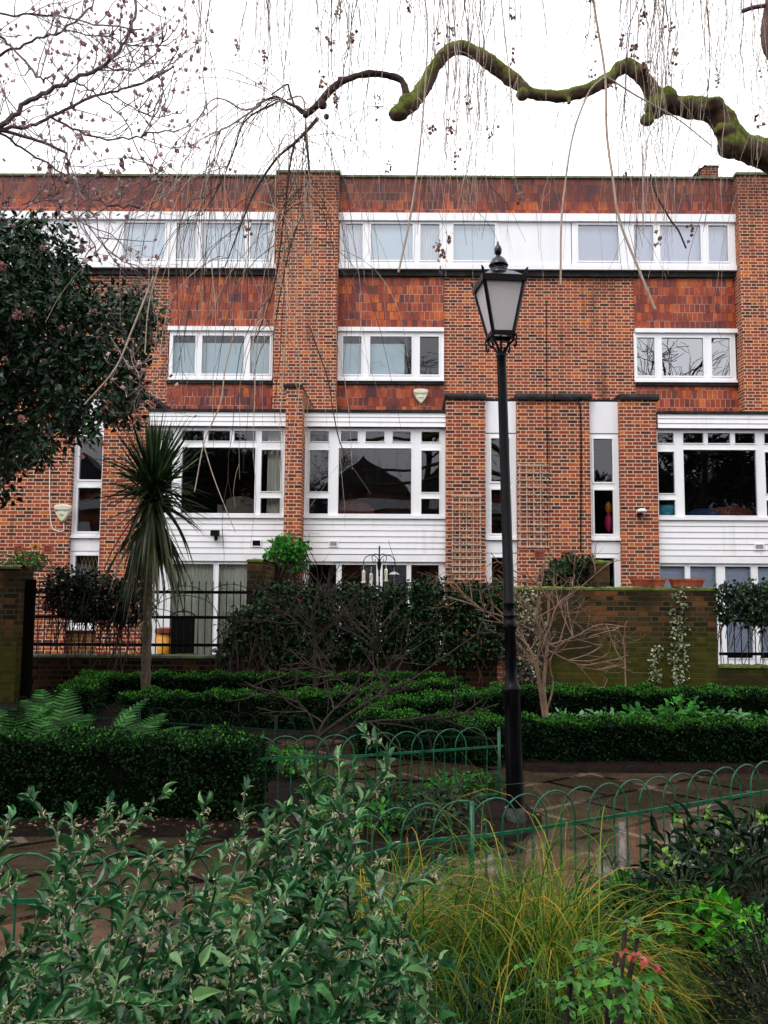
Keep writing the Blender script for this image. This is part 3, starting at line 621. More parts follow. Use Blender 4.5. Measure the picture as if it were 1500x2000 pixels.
# ------------------------------------------------------------------ things fixed to the fronts
def alarm(px, py, Y, w, label, lines):
    c = P(px, py, Y); h = empty('alarm_box', (c.x, Y, c.z), label, 'alarm box', 'shield shaped burglar alarm boxes')
    out_ = [(-.5, .36), (-.46, .45), (-.25, .5), (0, .52), (.25, .5), (.46, .45), (.5, .36), (.44, .1), (.3, -.18), (.12, -.42), (0, -.52), (-.12, -.42), (-.3, -.18), (-.44, .1)]
    V = []; k = len(out_)
    for s_, yy in ((1, 0), (1, -.05), (.86, -.085)):
        V += [(c.x+x*w*s_, Y+yy, c.z+z*w*s_) for x, z in out_]
    V.append((c.x, Y-.088, c.z+.02)); F4 = [(r_*k+i, (r_+1)*k+i, (r_+1)*k+(i+1) % k, r_*k+(i+1) % k) for r_ in range(2) for i in range(k)]
    F3 = [(2*k+i, 3*k, 2*k+(i+1) % k) for i in range(k)]
    mesh_obj('housing', V, [F3, F4], 'cream_plastic', h)
    for txt, dz, sz in lines:
        cu = bpy.data.curves.new('lettering', 'FONT'); cu.body = txt; cu.size = sz; cu.align_x = 'CENTER'; cu.extrude = .002
        o = bpy.data.objects.new('lettering', cu); col.objects.link(o); dg = bpy.context.evaluated_depsgraph_get()
        me = bpy.data.meshes.new_from_object(o.evaluated_get(dg)); bpy.data.objects.remove(o)
        t_ = bpy.data.objects.new('lettering', me); col.objects.link(t_); me.materials.append(M['ink'])
        t_.parent = h; t_.rotation_euler = (R(90), 0, 0); t_.location = (0, -.0905, dz)
    return h
alarm(822, 775, YU-.02, .35, 'cream shield alarm box on the red tiles above the middle bay window', [('BANHAM', .04, .068), ('security', -.05, .04)])
alarm(124, 1003, YP-.01, .36, 'cream shield alarm box with a loose white cable on the brick at far left', [('BANHAM', .04, .068), ('24hr', -.05, .045)])
cb = MB(); cb.tube(smooth_path([P(97, 905, YP-.02), P(97, 960, YP-.02), P(98, 1005, YP-.02), P(102, 1030, YP-.02), P(112, 1037, YP-.02), P(124, 1036, YP-.02), P(124, 1022, YP-.02)]), .008, 6)
tag(cb.build('cable', 'white_paint'), 'thin white cable looping under the far left alarm box', 'cable')
c = P(421, 1044, YL-.1)
h = empty('floodlight', (c.x, YL-.05, c.z), 'black floodlight with a sensor below it on white weatherboards', 'floodlight')
MB().box(c.x-.085, c.x+.085, YL-.2, YL-.1, c.z-.03, c.z+.08).build('lamp_head', 'black_matt', h)
MB().box(c.x-.03, c.x+.03, YL-.1, YL-.05, c.z-.06, c.z+.02).build('bracket', 'black_matt', h)
MB().ell((c.x+.02, YL-.14, c.z-.085), (.04, .04, .045)).build('sensor', 'black_matt', h)
c = P(1253, 1000, YP-.1)
h = empty('security_light', (c.x, YP, c.z), 'white domed security light with black bracket on the brick pier', 'security light')
MB().ell((c.x, YP-.13, c.z+.02), (.1, .1, .05), 14, 8).build('lamp_head', 'white_paint', h)
MB().box(c.x-.07, c.x+.0, YP-.16, YP-.002, c.z-.09, c.z-.02).build('bracket', 'black_matt', h)
MB().tube([(c.x, YP-.015, c.z-.03), (c.x+.31, YP-.015, c.z-.035)], .006, 5).build('cable', 'grey_metal', h)
for px, py, Y, w_, hh, fm, bm, lb in [(501, 1061, YL-.06, .2, .15, 'white_paint', 'black_matt', 'dark square vent in the weatherboards beside the garden shrub'), (651, 1062, YL-.06, .18, .13, 'white_paint', 'grey_metal', 'pale louvred vent in the middle weatherboards'), (1483, 1068, YL-.06, .2, .13, 'white_paint', 'grey_metal', 'white louvred vent at the right edge'),
    (1053, 1083, YP-.005, .2, .16, 'terracotta', 'rust_fabric', 'red terracotta air brick left of the stair window'), (1105, 1083, YP-.005, .2, .16, 'terracotta', 'rust_fabric', 'red terracotta air brick above the garden shrub'), (94, 1072, YP-.005, .19, .16, 'terracotta', 'rust_fabric', 'red air brick below the far left alarm box'), (36, 1073, YP-.005, .18, .15, 'terracotta', 'rust_fabric', 'red air brick above the mossy pillar')]:
    c = P(px, py, Y); h = empty('vent', (c.x, Y, c.z), lb, 'vent')
    mb = MB(); frame(mb, c.x-w_/2, c.x+w_/2, c.z-hh/2, c.z+hh/2, [(c.x-w_/2+.02, c.x+w_/2-.02, c.z-hh/2+.02, c.z+hh/2-.02)], Y-.01, .02, 0); mb.build('frame', fm, h)
    mb = MB(); k = 5
    for i in range(k):
        z = c.z-hh/2+.03+(hh-.06)*i/(k-1); mb.box(c.x-w_/2+.02, c.x+w_/2-.02, Y-.004, Y+.004, z-.006, z+.006)
    mb.box(c.x-w_/2+.02, c.x+w_/2-.02, Y+.0045, Y+.008, c.z-hh/2+.02, c.z+hh/2-.02); mb.build('louvre', bm, h)
def trellis(px0, px1, py0, py1, nx, nz_, label):
    Y = YP-.03; a = P(px0, py1, Y); b = P(px1, py0, Y); h = empty('trellis', (a.x, Y, a.z), label, 'trellis', 'wooden wall trellises')
    v = MB(); hz = MB()
    for i in range(nx):
        x = a.x+(b.x-a.x)*i/(nx-1); v.box(x-.011, x+.011, Y-.001, Y+.014, a.z, b.z)
    for j in range(nz_):
        z = a.z+.03+(b.z-a.z-.06)*j/(nz_-1); hz.box(a.x-.03, b.x+.03, Y-.018, Y-.002, z-.011, z+.011)
    v.build('upright', 'old_wood', h); hz.build('crosspiece', 'old_wood', h)
trellis(884, 938, 966, 1134, 5, 13, 'weathered wooden trellis low on the pier left of the lamp post')
trellis(1016, 1069, 906, 1071, 5, 12, 'weathered wooden trellis higher up, right of the lamp post')
cb = MB(); cb.tube([P(1067, 590, YU-.02), P(1067, 700, YU-.02), P(1068, 768, YU-.03), P(1068, 769, YP-.08), P(1068, 784, YP-.08), P(1068, 790, YP-.03), P(1069, 900, YP-.03), P(1070, 1075, YP-.03)], .009, 5)
tag(cb.build('cable', 'black_matt'), 'straight dark cable down the brick beside the right trellis', 'cable')
cb = MB(); cb.tube(smooth_path([P(1010, 783, YP-.06), P(1060, 781, YP-.06), P(1110, 781, YP-.06), P(1130, 786, YP-.05), P(1134, 810, YP-.04), P(1135, 900, YP-.02), P(1134, 1078, YP-.02)]), .014, 5)
tag(cb.build('cable', 'black_matt'), 'thick black cable bending off the lead cap beside the stair window', 'cable')
# things inside the rooms
def seat_thing(px, py, Y, w_, hh, d_, mat, name, label, cat):
    c = P(px, py, Y); x = c.x; z0 = c.z-hh; h = empty(name, (x, Y, z0), label, cat)
    MB().box(x-w_/2, x+w_/2, Y-d_/2, Y+d_/2, z0, z0+hh*.45).build('seat', mat, h)
    mb = MB(); mb.box(x-w_/2, x+w_/2, Y+d_/2-.12, Y+d_/2+.05, z0+hh*.46, z0+hh); mb.ell((x, Y+d_/2-.04, z0+hh), (w_/2, .1, .09)); mb.build('backrest', mat, h)
    mb = MB(); mb.box(x-w_/2-.1, x-w_/2-.002, Y-d_/2, Y+d_/2, z0, z0+hh*.7); mb.box(x+w_/2+.002, x+w_/2+.1, Y-d_/2, Y+d_/2, z0, z0+hh*.7); mb.build('armrest', mat, h)
seat_thing(466, 975, 18.7, .6, .5, .5, 'beige_fabric', 'armchair', 'beige armchair seen through the left bay window', 'armchair')
seat_thing(690, 985, 18.9, .7, .35, .5, 'rust_fabric', 'armchair', 'rust red armchair low in the middle bay window', 'armchair')
seat_thing(1435, 995, 18.6, .9, .3, .5, 'rust_fabric', 'sofa', 'rust brown sofa low in the right bay window', 'sofa')
c = P(1305, 1012, 18.25); mb = MB(); mb.lathe([(.02, c.z-.1), (.2, c.z-.08), (.3, c.z+.1), (.33, c.z+.22), (.30, c.z+.26), (.1, c.z+.28), (.001, c.z+.285)], c.x, 18.3, 20)
tag(mb.build('tub_chair', 'turquoise', smooth=True), 'turquoise rounded chair top at the left of the right bay window', 'chair')
c = P(1378, 1010, 18.25); mb = MB(); mb.ell((c.x, 18.4, c.z), (.4, .25, .2), 16, 10)
tag(mb.build('cushion', 'blue_fabric', smooth=True), 'dark blue rounded cushion in the right bay window', 'cushion')
c = P(1189, 1010, 18.1); h = empty('toy', (c.x, 18.1, c.z-.3), 'bright pink and orange toy in the stair window', 'toy')
MB().ell((c.x, 18.1, c.z-.12), (.09, .08, .2), 12, 8).build('body', 'pink_plastic', h, smooth=True); MB().ell((c.x, 18.1, c.z+.2), (.07, .06, .13), 12, 8).build('head', 'orange_plastic', h, smooth=True)
r5 = np.random.default_rng(5); c = P(480, 968, 18.3); k = 60
leaf_obj('dried_flowers', np.array(c)+r5.normal(size=(k, 3))*np.array([.06, .05, .12]), r5.normal(size=(k, 3)), .07, .03, 'dia', 'leaf_litter'); tag(bpy.data.objects['dried_flowers'], 'orange dried flowers in front of the armchair in the left bay', 'flowers')
# folding security grille in the low left stair window
mb = MB(); Yg = YL+.03; x0, x1 = XL(155, 1110), XL(200, 1110); z1 = zL(1090); k = 6; dx = (x1-x0)/k
for i in range(-6, k+1):
    for s_ in (1, -1):
        pts = [(x0+i*dx+(t_*dx if s_ > 0 else (2-t_)*dx), Yg+(.004*s_), z1-.9+t_*.3) for t_ in np.linspace(0, 3, 13)]
        pts = [q for q in pts if x0 <= q[0] <= x1]
        if len(pts) > 2: mb.tube(pts, .006, 4, cap=False)
tag(mb.build('security_grille', 'cream_plastic'), 'cream folding lattice grille behind the lowest left window', 'grille')
# ================================================================== houses across the square (seen only mirrored in the glass)
h = empty('opposite_terrace', (0, -19, 0), 'terrace on the other side of the garden, reflected in the bay windows', 'building')
mb = MB(); mb.box(-30, 30, -28, -19, 0, 8.2); mb.build('wall', 'brick_low', h)
mb = MB()
for i in range(12):
    x = -28+i*5
    for z in (2.2, 4.8): mb.box(x, x+3, -18.98, -18.9, z, z+1.3)
mb.box(-30, 30, -18.95, -18.85, 6.9, 7.7); mb.build('white_band', 'white_paint', h)
mb = MB()
for i in range(10):
    x = -30+i*6; mb.add([(x, -18.8, 8.2), (x+6, -18.8, 8.2), (x+3, -18.8, 10.6), (x, -28, 8.2), (x+6, -28, 8.2), (x+3, -28, 10.6)], f3=[(0, 1, 2), (3, 5, 4)], f4=[(0, 2, 5, 3), (1, 4, 5, 2)])
mb.build('roof', 'slate', h)
# ================================================================== garden walls, pillars, railings, gate
def wall_thing(name, boxes, label, mat='brick_garden', cop=None, cat='wall', copmat='moss_top'):
    b0_ = boxes[0]; h = empty(name, ((b0_[0]+b0_[1])/2, b0_[2], 0), label, cat)
    mb = MB()
    for b in boxes: mb.box(*b)
    mb.build('brickwork', mat, h)
    if cop:
        mb = MB(); r_ = np.random.default_rng(11)
        x0, x1, y0, y1, z = cop; n_ = max(4, int((x1-x0)/.05)+1); m_ = max(3, int((y1-y0)/.08)+1)
        xs = np.linspace(x0, x1, n_); ys = np.linspace(y0, y1, m_); V = [(x, y, z+.012+r_.uniform(0, .028)*(0 < i < m_-1)) for i, y in enumerate(ys) for x in xs]
        f = [(i*n_+j, i*n_+j+1, (i+1)*n_+j+1, (i+1)*n_+j) for i in range(m_-1) for j in range(n_-1)]
        mb.add(V, f4=f); k0 = len(V); V2 = [(x, y0, z-.02) for x in xs]+[(x, y0, z+.012) for x in xs]; mb.add(V2, f4=[(j, j+1, n_+j+1, n_+j) for j in range(n_-1)])
        mb.build('moss_coping', copmat, h)
    return h
YW = 13.1
wx0, wx1 = XX(1002, YW, 1), XX(1402, YW, 1); zt = P(1200, 1150, YW).z
wall_thing('garden_wall', [(wx0, wx1, YW, YW+.23, -.05, zt)], 'mossy green garden wall carrying two terracotta troughs', cop=(wx0, wx1, YW-.01, YW+.24, zt))
q0 = XX(972, YW, 1); wall_thing('wall_end_pier', [(q0, wx0-.002, YW-.02, YW+.25, -.05, zt-.05)], 'narrow orange brick end pier just left of the lamp post', 'brick_quoin', cat='pier')
lowz = P(400, 1283, YW).z
lx0, lx1 = XX(20, YW, 1), q0-.002
wall_thing('low_wall', [(lx0, lx1, YW, YW+.23, -.05, lowz)], 'low dark brick wall under the ivy and railings', 'brick_dark', cop=(lx0, lx1, YW-.02, YW+.25, lowz), copmat='mossy_coping')
wall_thing('low_wall', [(wx1+.002, wx1+5, YW, YW+.23, -.05, P(1450, 1302, YW).z)], 'low mossy wall under the railings at the right edge', 'brick_garden', cop=(wx1+.002, wx1+5, YW-.02, YW+.25, P(1450, 1302, YW).z))
# dividing walls running back to the terrace
d1 = XL(578); wall_thing('garden_wall', [(d1-.115, d1+.115, 13.36, 17.4, -.05, 2.1)], 'ochre stained dividing wall beside the bright green shrub', cop=(d1-.13, d1+.13, 13.35, 17.4, 2.1))
d2 = XL(1079); wall_thing('garden_wall', [(d2-.115, d2+.115, 13.36, 17.7, -.05, 2.1)], 'mossy dividing wall end showing above the trough wall', cop=(d2-.13, d2+.13, 13.35, 17.7, 2.1))
a = P(-8, 1100, 12.3); b = P(40, 1100, 12.3)
wall_thing('brick_pillar', [(a.x, b.x, 12.3, 12.75, -.05, P(20, 1108, 12.3).z)], 'mossy brick gate pillar at the left edge', cop=(a.x-.02, b.x+.02, 12.28, 12.77, P(20, 1108, 12.3).z), cat='pillar')
g0, g1 = XX(44, 12.5, 1), XX(68, 12.5, 1); zz = P(55, 1132, 12.5).z
h = empty('garden_gate', (g0, 12.5, 0), 'narrow black gate beside the mossy brick pillar', 'gate')
mb = MB()
for i in range(5): x = g0+(g1-g0)*(i+.5)/5; mb.box(x-.014, x+.014, 12.48, 12.51, .1, zz)
mb.build('slats', 'black_matt', h); MB().box(g0, g1, 12.515, 12.54, .3, .38).box(g0, g1, 12.515, 12.54, zz-.2, zz-.12).build('gate_frame', 'black_matt', h)
def railings(px0, px1, label, rails, topy, z0, step=.105, arcs=()):
    Y = YW+.11; x0, x1 = XX(px0, Y, 1), XX(px1, Y, 1); h = empty('railings', (x0, Y, z0), label, 'railings', 'black iron garden railings')
    bars = MB(); ztop = P((px0+px1)/2, topy, Y).z
    for x in np.arange(x0+.03, x1, step):
        bars.tube([(x, Y, z0-.02), (x, Y, ztop)], .008, 5); bars.add([(x-.01, Y-.01, ztop), (x+.01, Y-.01, ztop), (x+.01, Y+.01, ztop), (x-.01, Y+.01, ztop), (x, Y, ztop+.05)], f3=[(0, 1, 4), (1, 2, 4), (2, 3, 4), (3, 0, 4)])
    bars.build('bars', 'black_iron', h)
    for py in rails:
        z = P((px0+px1)/2, py, Y).z; MB().box(x0, x1, Y-.03, Y-.0085, z-.025, z+.02).build('rail', 'black_iron', h)
    if arcs:
        ar = MB()
        for cx, cy, rx, rz in arcs:
            c = P(cx, cy, Y-.05); t_ = np.linspace(0, math.pi, 20)
            ar.tube(np.stack([c.x+rx*np.cos(t_), np.full(20, Y-.05), c.z+rz*np.sin(t_)], -1), .006, 5)
        ar.build('arches', 'black_iron', h)
    return h
railings(70, 972, 'black railings on the low wall behind the palm, arched wires over them', (1157, 1206, 1260), 1140, lowz, arcs=[(360, 1178, .38, .26), (450, 1172, .36, .24), (360, 1205, .5, .32), (180, 1240, .5, .25), (300, 1215, .4, .2)])
railings(1404, 1640, 'black railings right of the mossy garden wall', (1212, 1277), 1150, P(1450, 1302, YW).z)
# terracotta troughs on the wall
def trough(px, label):
    c = P(px, 1149, YW+.12); L_ = .245; z = zt+.035; h = empty('trough', (c.x, YW+.11, z), label, 'trough', 'terracotta troughs on the wall')
    def ringv(l, w_, zz): return [(c.x-l, YW+.11-w_, zz), (c.x+l, YW+.11-w_, zz), (c.x+l, YW+.11+w_, zz), (c.x-l, YW+.11+w_, zz)]
    V = ringv(L_*.87, .075, z)+ringv(L_*.97, .095, z+.09)+ringv(L_*1.02, .105, z+.095)+ringv(L_*1.02, .105, z+.125)+ringv(L_*.94, .085, z+.125)+ringv(L_*.92, .08, z+.07)
    F_ = [(0, 3, 2, 1)]+[(r_*4+i, r_*4+(i+1) % 4, (r_+1)*4+(i+1) % 4, (r_+1)*4+i) for r_ in range(5) for i in range(4)]
    mesh_obj('trough_body', V, [F_], 'terracotta', h); mesh_obj('compost', ringv(L_*.92, .08, z+.085), [[(0, 1, 2, 3)]], 'soil', h)
trough(1266, 'left terracotta trough on the mossy wall'); trough(1341, 'right terracotta trough, above the cream ivy strand')
# bird feeder pole
c = P(741, 1066, 15.2); h = empty('bird_feeder', (c.x, 15.2, 0), 'black iron bird feeding station with curled arms above the ivy', 'bird feeder')
mb = MB(); mb.tube([(c.x, 15.2, 0), (c.x, 15.2, c.z)], .013, 8); mb.ell((c.x, 15.2, c.z-.33), (.035, .035, .12), 8, 6); mb.build('pole', 'black_iron', h)
def curl(s_, r1, top):
    t_ = np.linspace(math.pi, -.35*math.pi, 26) if s_ > 0 else np.linspace(0, 1.35*math.pi, 26)
    base = c.z-.25-top; cx = c.x+s_*r1
    pts = [(c.x+s_*.012, 15.2, base-.22)]+[(cx+r1*math.cos(q)*.98, 15.2, base+r1*1.05*math.sin(q)) for q in t_ if math.sin(q) > -.05]
    e = pts[-1]; pts += [(e[0]-s_*.02, 15.2, e[2]-.07), (e[0]-s_*.055, 15.2, e[2]-.08), (e[0]-s_*.06, 15.2, e[2]-.03)]
    return smooth_path(pts, 2)
for s_ in (1, -1):
    for r1, top in ((.14, .06), (.065, -.04)): MB().tube(curl(s_, r1, top), .007, 6).build('arm', 'black_iron', h)
for dx, dz, k in ((-.27, -.45, 0), (.12, -.42, 1), (-.14, -.5, 0)):
    x = c.x+dx; z = c.z+dz
    fd = MB().lathe([(.001, z+.03), (.035, z), (.03, z-.01), (.03, z-.17), (.045, z-.18), (.045, z-.2), (.001, z-.2)], x, 15.2, 10).tube([(x, 15.2, z+.02), (x, 15.2, z+.14)], .004, 4).build('seed_tube', 'cream_plastic', h)
x = c.x+.26; z = c.z-.5; MB().lathe([(.001, z+.05), (.05, z+.04), (.1, z)], x, 15.2, 12).lathe([(.09, z-.17), (.1, z-.165), (.09, z-.18), (.001, z-.18)], x, 15.2, 12).tube([(x, 15.2, z-.17), (x, 15.2, z+.2)], .004, 4).build('tray_feeder', 'grey_metal', h)
# things in the left back garden
c = P(324, 1255, 14.6); h = empty('plant_pot', (c.x, 14.6, .35), 'yellow pot with an orange rim behind the railings', 'pot')
MB().lathe([(.001, .3), (.12, .3), (.16, c.z+.16), (.001, c.z+.16)], c.x, 14.6, 16).build('pot', 'yellow_plastic', h, smooth=True)
MB().lathe([(.15, c.z+.162), (.19, c.z+.165), (.18, c.z+.23), (.05, c.z+.25), (.001, c.z+.25)], c.x, 14.6, 16).build('rim', 'rust_fabric', h)
MB().box(c.x-.3, c.x+.3, 14.3, 14.9, -.05, .3).build('plinth', 'brick_dark', h)
c = P(358, 1200, 14.4); h = empty('garden_chair', (c.x, 14.4, 0), 'black garden chair with a scrolled back behind the railings', 'chair')
z = c.z; mb = MB(); mb.box(c.x-.19, c.x+.19, 14.38, 14.42, .55, z-.06); mb.build('backrest', 'black_matt', h)
mb = MB(); t_ = np.linspace(0, math.pi, 14); mb.tube(np.stack([c.x+.2*np.cos(t_), np.full(14, 14.4), z-.05+.1*np.sin(t_)], -1), .012, 6); mb.ell((c.x, 14.4, z+.06), (.03, .02, .035)); mb.build('scroll_top', 'black_iron', h)
MB().box(c.x-.24, c.x+.24, 13.95, 14.37, .46, .52).build('seat', 'black_matt', h)
for i in (-1, 1):
    for yy in (13.98, 14.4): MB().tube([(c.x+i*.2, yy, -.05), (c.x+i*.2, yy, .46)], .015, 6).build('leg', 'black_iron', h)
# ================================================================== STREET LAMP
YB = 6.1; gb = P(1008, 1592, YB); lz = lambda py: P(995, py, YB).z
lamp = empty('street_lamp', (gb.x, YB, 0), 'black Victorian style street lamp with a tapering glass lantern', 'street lamp', rot=(0, R(-1.45), 0))
def part(mb, name, mat, parent=None, **k): return mb.build(name, mat, parent or lamp, local=True, **k)
s_ = 1/279.
post = MB().lathe([(17.5*s_, lz(1575)), (17*s_, lz(1500)), (16*s_, lz(1400)), (16.5*s_, lz(1352)), (18.5*s_, lz(1350)), (18.5*s_, lz(1343)), (15*s_, lz(1338)), (11.5*s_, lz(1325)), (11*s_, lz(1230)), (13.5*s_, lz(1228)), (14*s_, lz(1222)), (12.5*s_, lz(1214)), (11.2*s_, lz(1212)), (11*s_, lz(1204)), (11.6*s_, lz(1203)), (11.6*s_, lz(1201)), (10.8*s_, lz(1200)), (10.7*s_, lz(1180)), (11.3*s_, lz(1179)), (11.3*s_, lz(1177)), (10.6*s_, lz(1176)), (9.3*s_, lz(720)), (9.3*s_, lz(700)), (10.5*s_, lz(697)), (10.5*s_, lz(690)), (.001, lz(689))], 0, 0, 24)
part(post, 'post', 'black_iron', smooth=True)
part(MB().lathe([(19*s_, -.02), (18.5*s_, .06), (17.5*s_, lz(1575)+.0), (.001, lz(1575)+.003)], 0, 0, 20), 'concrete_foot', 'concrete')
LR = R(9)
def rot2(x, y): return (x*math.cos(LR)-y*math.sin(LR), x*math.sin(LR)+y*math.cos(LR))
lx0_ = .0
def sq(hw, z): return [(*rot2(sx*hw, sy*hw), z) for sx, sy in ((-1, -1), (1, -1), (1, 1), (-1, 1))]
zt_, zb_ = lz(556), lz(655); ht, hb = .148, .074
bars = MB()
T_, B_ = sq(ht, zt_), sq(hb, zb_)
for i in range(4):
    bars.obox(B_[i], T_[i], .02, .02)
part(bars, 'corner_bar', 'black_iron')
fr = MB()
for Q, h_, ex in ((T_, .045, .012), (B_, .028, .008)):
    for i in range(4):
        a = np.array(Q[i]); b = np.array(Q[(i+1) % 4]); d = nz(b-a); fr.obox(a-d*ex, b+d*ex, .028, h_)
part(fr, 'frame', 'black_iron')
cr_ = MB()
for i in range(4):
    a = np.array(T_[i]); o_ = nz(a*np.array([1, 1, 0]))
    cr_.tube([a, a+o_*.015+np.array([0, 0, .06]), a+o_*.03+np.array([0, 0, .075])], [.012, .010, .004], 6)
part(cr_, 'corner_finial', 'black_iron')
for i in range(4):
    a, b = np.array(B_[i]), np.array(B_[(i+1) % 4]); c, d = np.array(T_[(i+1) % 4]), np.array(T_[i])
    cen = np.array([0, 0, 0.]); 
    k = .985; q = [v*np.array([k, k, 1]) for v in (a, b, c, d)]; part(MB().add(q, f4=[(0, 1, 2, 3)]), 'glass_pane', 'lamp_glass', uv=False)
rf = MB(); A = sq(.150, zt_+.022); Bq = sq(.085, lz(536)); rf.add(A+Bq, f4=[(i, (i+1) % 4, 4+(i+1) % 4, 4+i) for i in range(4)]+[(3, 2, 1, 0)]); part(rf, 'roof_plate', 'black_gloss')
ch = MB().lathe([(26*s_, lz(548)), (26.5*s_, lz(544)), (24*s_, lz(541)), (23*s_, lz(537)), (24*s_, lz(536)), (21.5*s_, lz(533)), (20.5*s_, lz(530)), (21.5*s_, lz(529)), (18*s_, lz(526)), (15*s_, lz(524)), (14*s_, lz(521)), (19.5*s_, lz(520)), (20*s_, lz(518)), (17.5*s_, lz(514)), (15*s_, lz(508)), (10*s_, lz(503)), (5*s_, lz(501)), (4*s_, lz(499)), (5*s_, lz(498)), (7.5*s_, lz(492)), (7.8*s_, lz(487)), (6*s_, lz(482)), (3*s_, lz(478)), (2.5*s_, lz(475)), (1.8*s_, lz(472)), (.001, lz(471))], 0, 0, 22)
part(ch, 'chimney_cap', 'black_gloss', smooth=True)
part(MB().ell((0, 0, lz(572)), (.035, .035, .03)).lathe([(.001, lz(562)), (.11, lz(563)), (.115, lz(566)), (.03, lz(567))], 0, 0, 16), 'reflector', 'grey_metal', smooth=True)
part(MB().tube([(0, 0, lz(692)), (0, 0, zb_)], .011, 8), 'stem', 'black_iron')
for i in range(4):
    an = LR+math.pi/4+i*math.pi/2; dx, dy = math.cos(an), math.sin(an)
    pr = [(.03, lz(694)), (.035, lz(686)), (.06, lz(676)), (.092, lz(671)), (.105, lz(662)), (hb*1.35, zb_)]
    pts = smooth_path([(dx*r_, dy*r_, z) for r_, z in pr], 4)
    mb = MB().tube(pts, .009, 6)
    c2 = [(.092, lz(671)), (.118, lz(668)), (.125, lz(676)), (.112, lz(682)), (.104, lz(676))]
    mb.tube(smooth_path([(dx*r_, dy*r_, z) for r_, z in c2], 4), .007, 6)
    c3 = [(.105, lz(664)), (.122, lz(658)), (.13, lz(663)), (.12, lz(668))]; mb.tube(smooth_path([(dx*r_, dy*r_, z) for r_, z in c3], 3), .006, 6)
    part(mb, 'scroll_bracket', 'black_iron')
# ================================================================== HOOP TOP FENCES
def hoop_fence(line, label, mat='green_iron', H=.60, step=.088, width=.264, rad=.0047, posts=(), railz=.43, rail2=.08, group='low hoop-topped garden fences'):
    L = np.array(line, float); seg = np.linalg.norm(np.diff(L, axis=0), axis=1); cum = np.r_[0, np.cumsum(seg)]; tot = cum[-1]
    def at(s): s = np.clip(s, 0, tot); return np.array([np.interp(s, cum, L[:, 0]), np.interp(s, cum, L[:, 1])])
    h = empty('hoop_fence', (*L[0], 0), label, 'fence', group)
    mb = MB(); r_ = width/2; k = 0; s0 = 0.0
    while s0+width <= tot:
        ztop = H-r_*1.0
        a, b = at(s0), at(s0+width); pts = [(*a, .02), (*a, .2), (*a, ztop)]
        for t_ in np.linspace(math.pi, 0, 13)[1:-1]:
            q = at(s0+r_+r_*math.cos(t_)); pts.append((*q, ztop+r_*math.sin(t_)))
        pts += [(*b, ztop), (*b, .2), (*b, .02)]
        off = (.004 if k % 2 else -.004); pts = [(x, y+off, z) for x, y, z in pts]
        mb.tube(pts, rad, 6, cap=False); s0 += step*2; k += 1
    mb.build('hoops', mat, h, smooth=True, uv=False)
    ss = np.linspace(0, tot, max(8, int(tot/.25)))
    for z in (railz, rail2):
        rb = MB()
        for a, b in zip(ss[:-1], ss[1:]):
            rb.obox((*at(a), z), (*at(b), z), .012, .016)
        rb.build('rail', mat, h)
    for s1 in posts:
        q = at(s1); MB().tube([(*q, 0), (*q, H-.02)], .0125, 8).ell((*q, H-.02), (.0125, .0125, .014)).build('post', mat, h, smooth=True)
FRs = smooth_path([(*p, 0) for p in FR], 4)[:, :2]
cumf = np.r_[0, np.cumsum(np.linalg.norm(np.diff(FRs, axis=0), axis=1))]
px_post = cumf[np.argmin(abs(CX+F*FRs[:, 0]/FRs[:, 1]-930))]
hoop_fence(FRs, 'green hoop-topped fence running across the front of the flower bed', posts=(.3, px_post, cumf[-1]-.4))
hoop_fence([(XX(470, 6.15), 6.15), (XX(700, 6.3), 6.3), (XX(985, 6.75), 6.75)], 'green hoop-topped fence ending at the street lamp', posts=(.02, 1.95), H=.58)
hoop_fence([(XX(-40, 9.0), 9.0), (XX(260, 8.0), 8.0), (XX(640, 7.3), 7.3), (XX(978, 7.1), 7.1)], 'dark hoop-topped fence just in front of the middle box hedge', 'green_iron_dark', H=.56, posts=(2.2, 3.6), rad=.003)
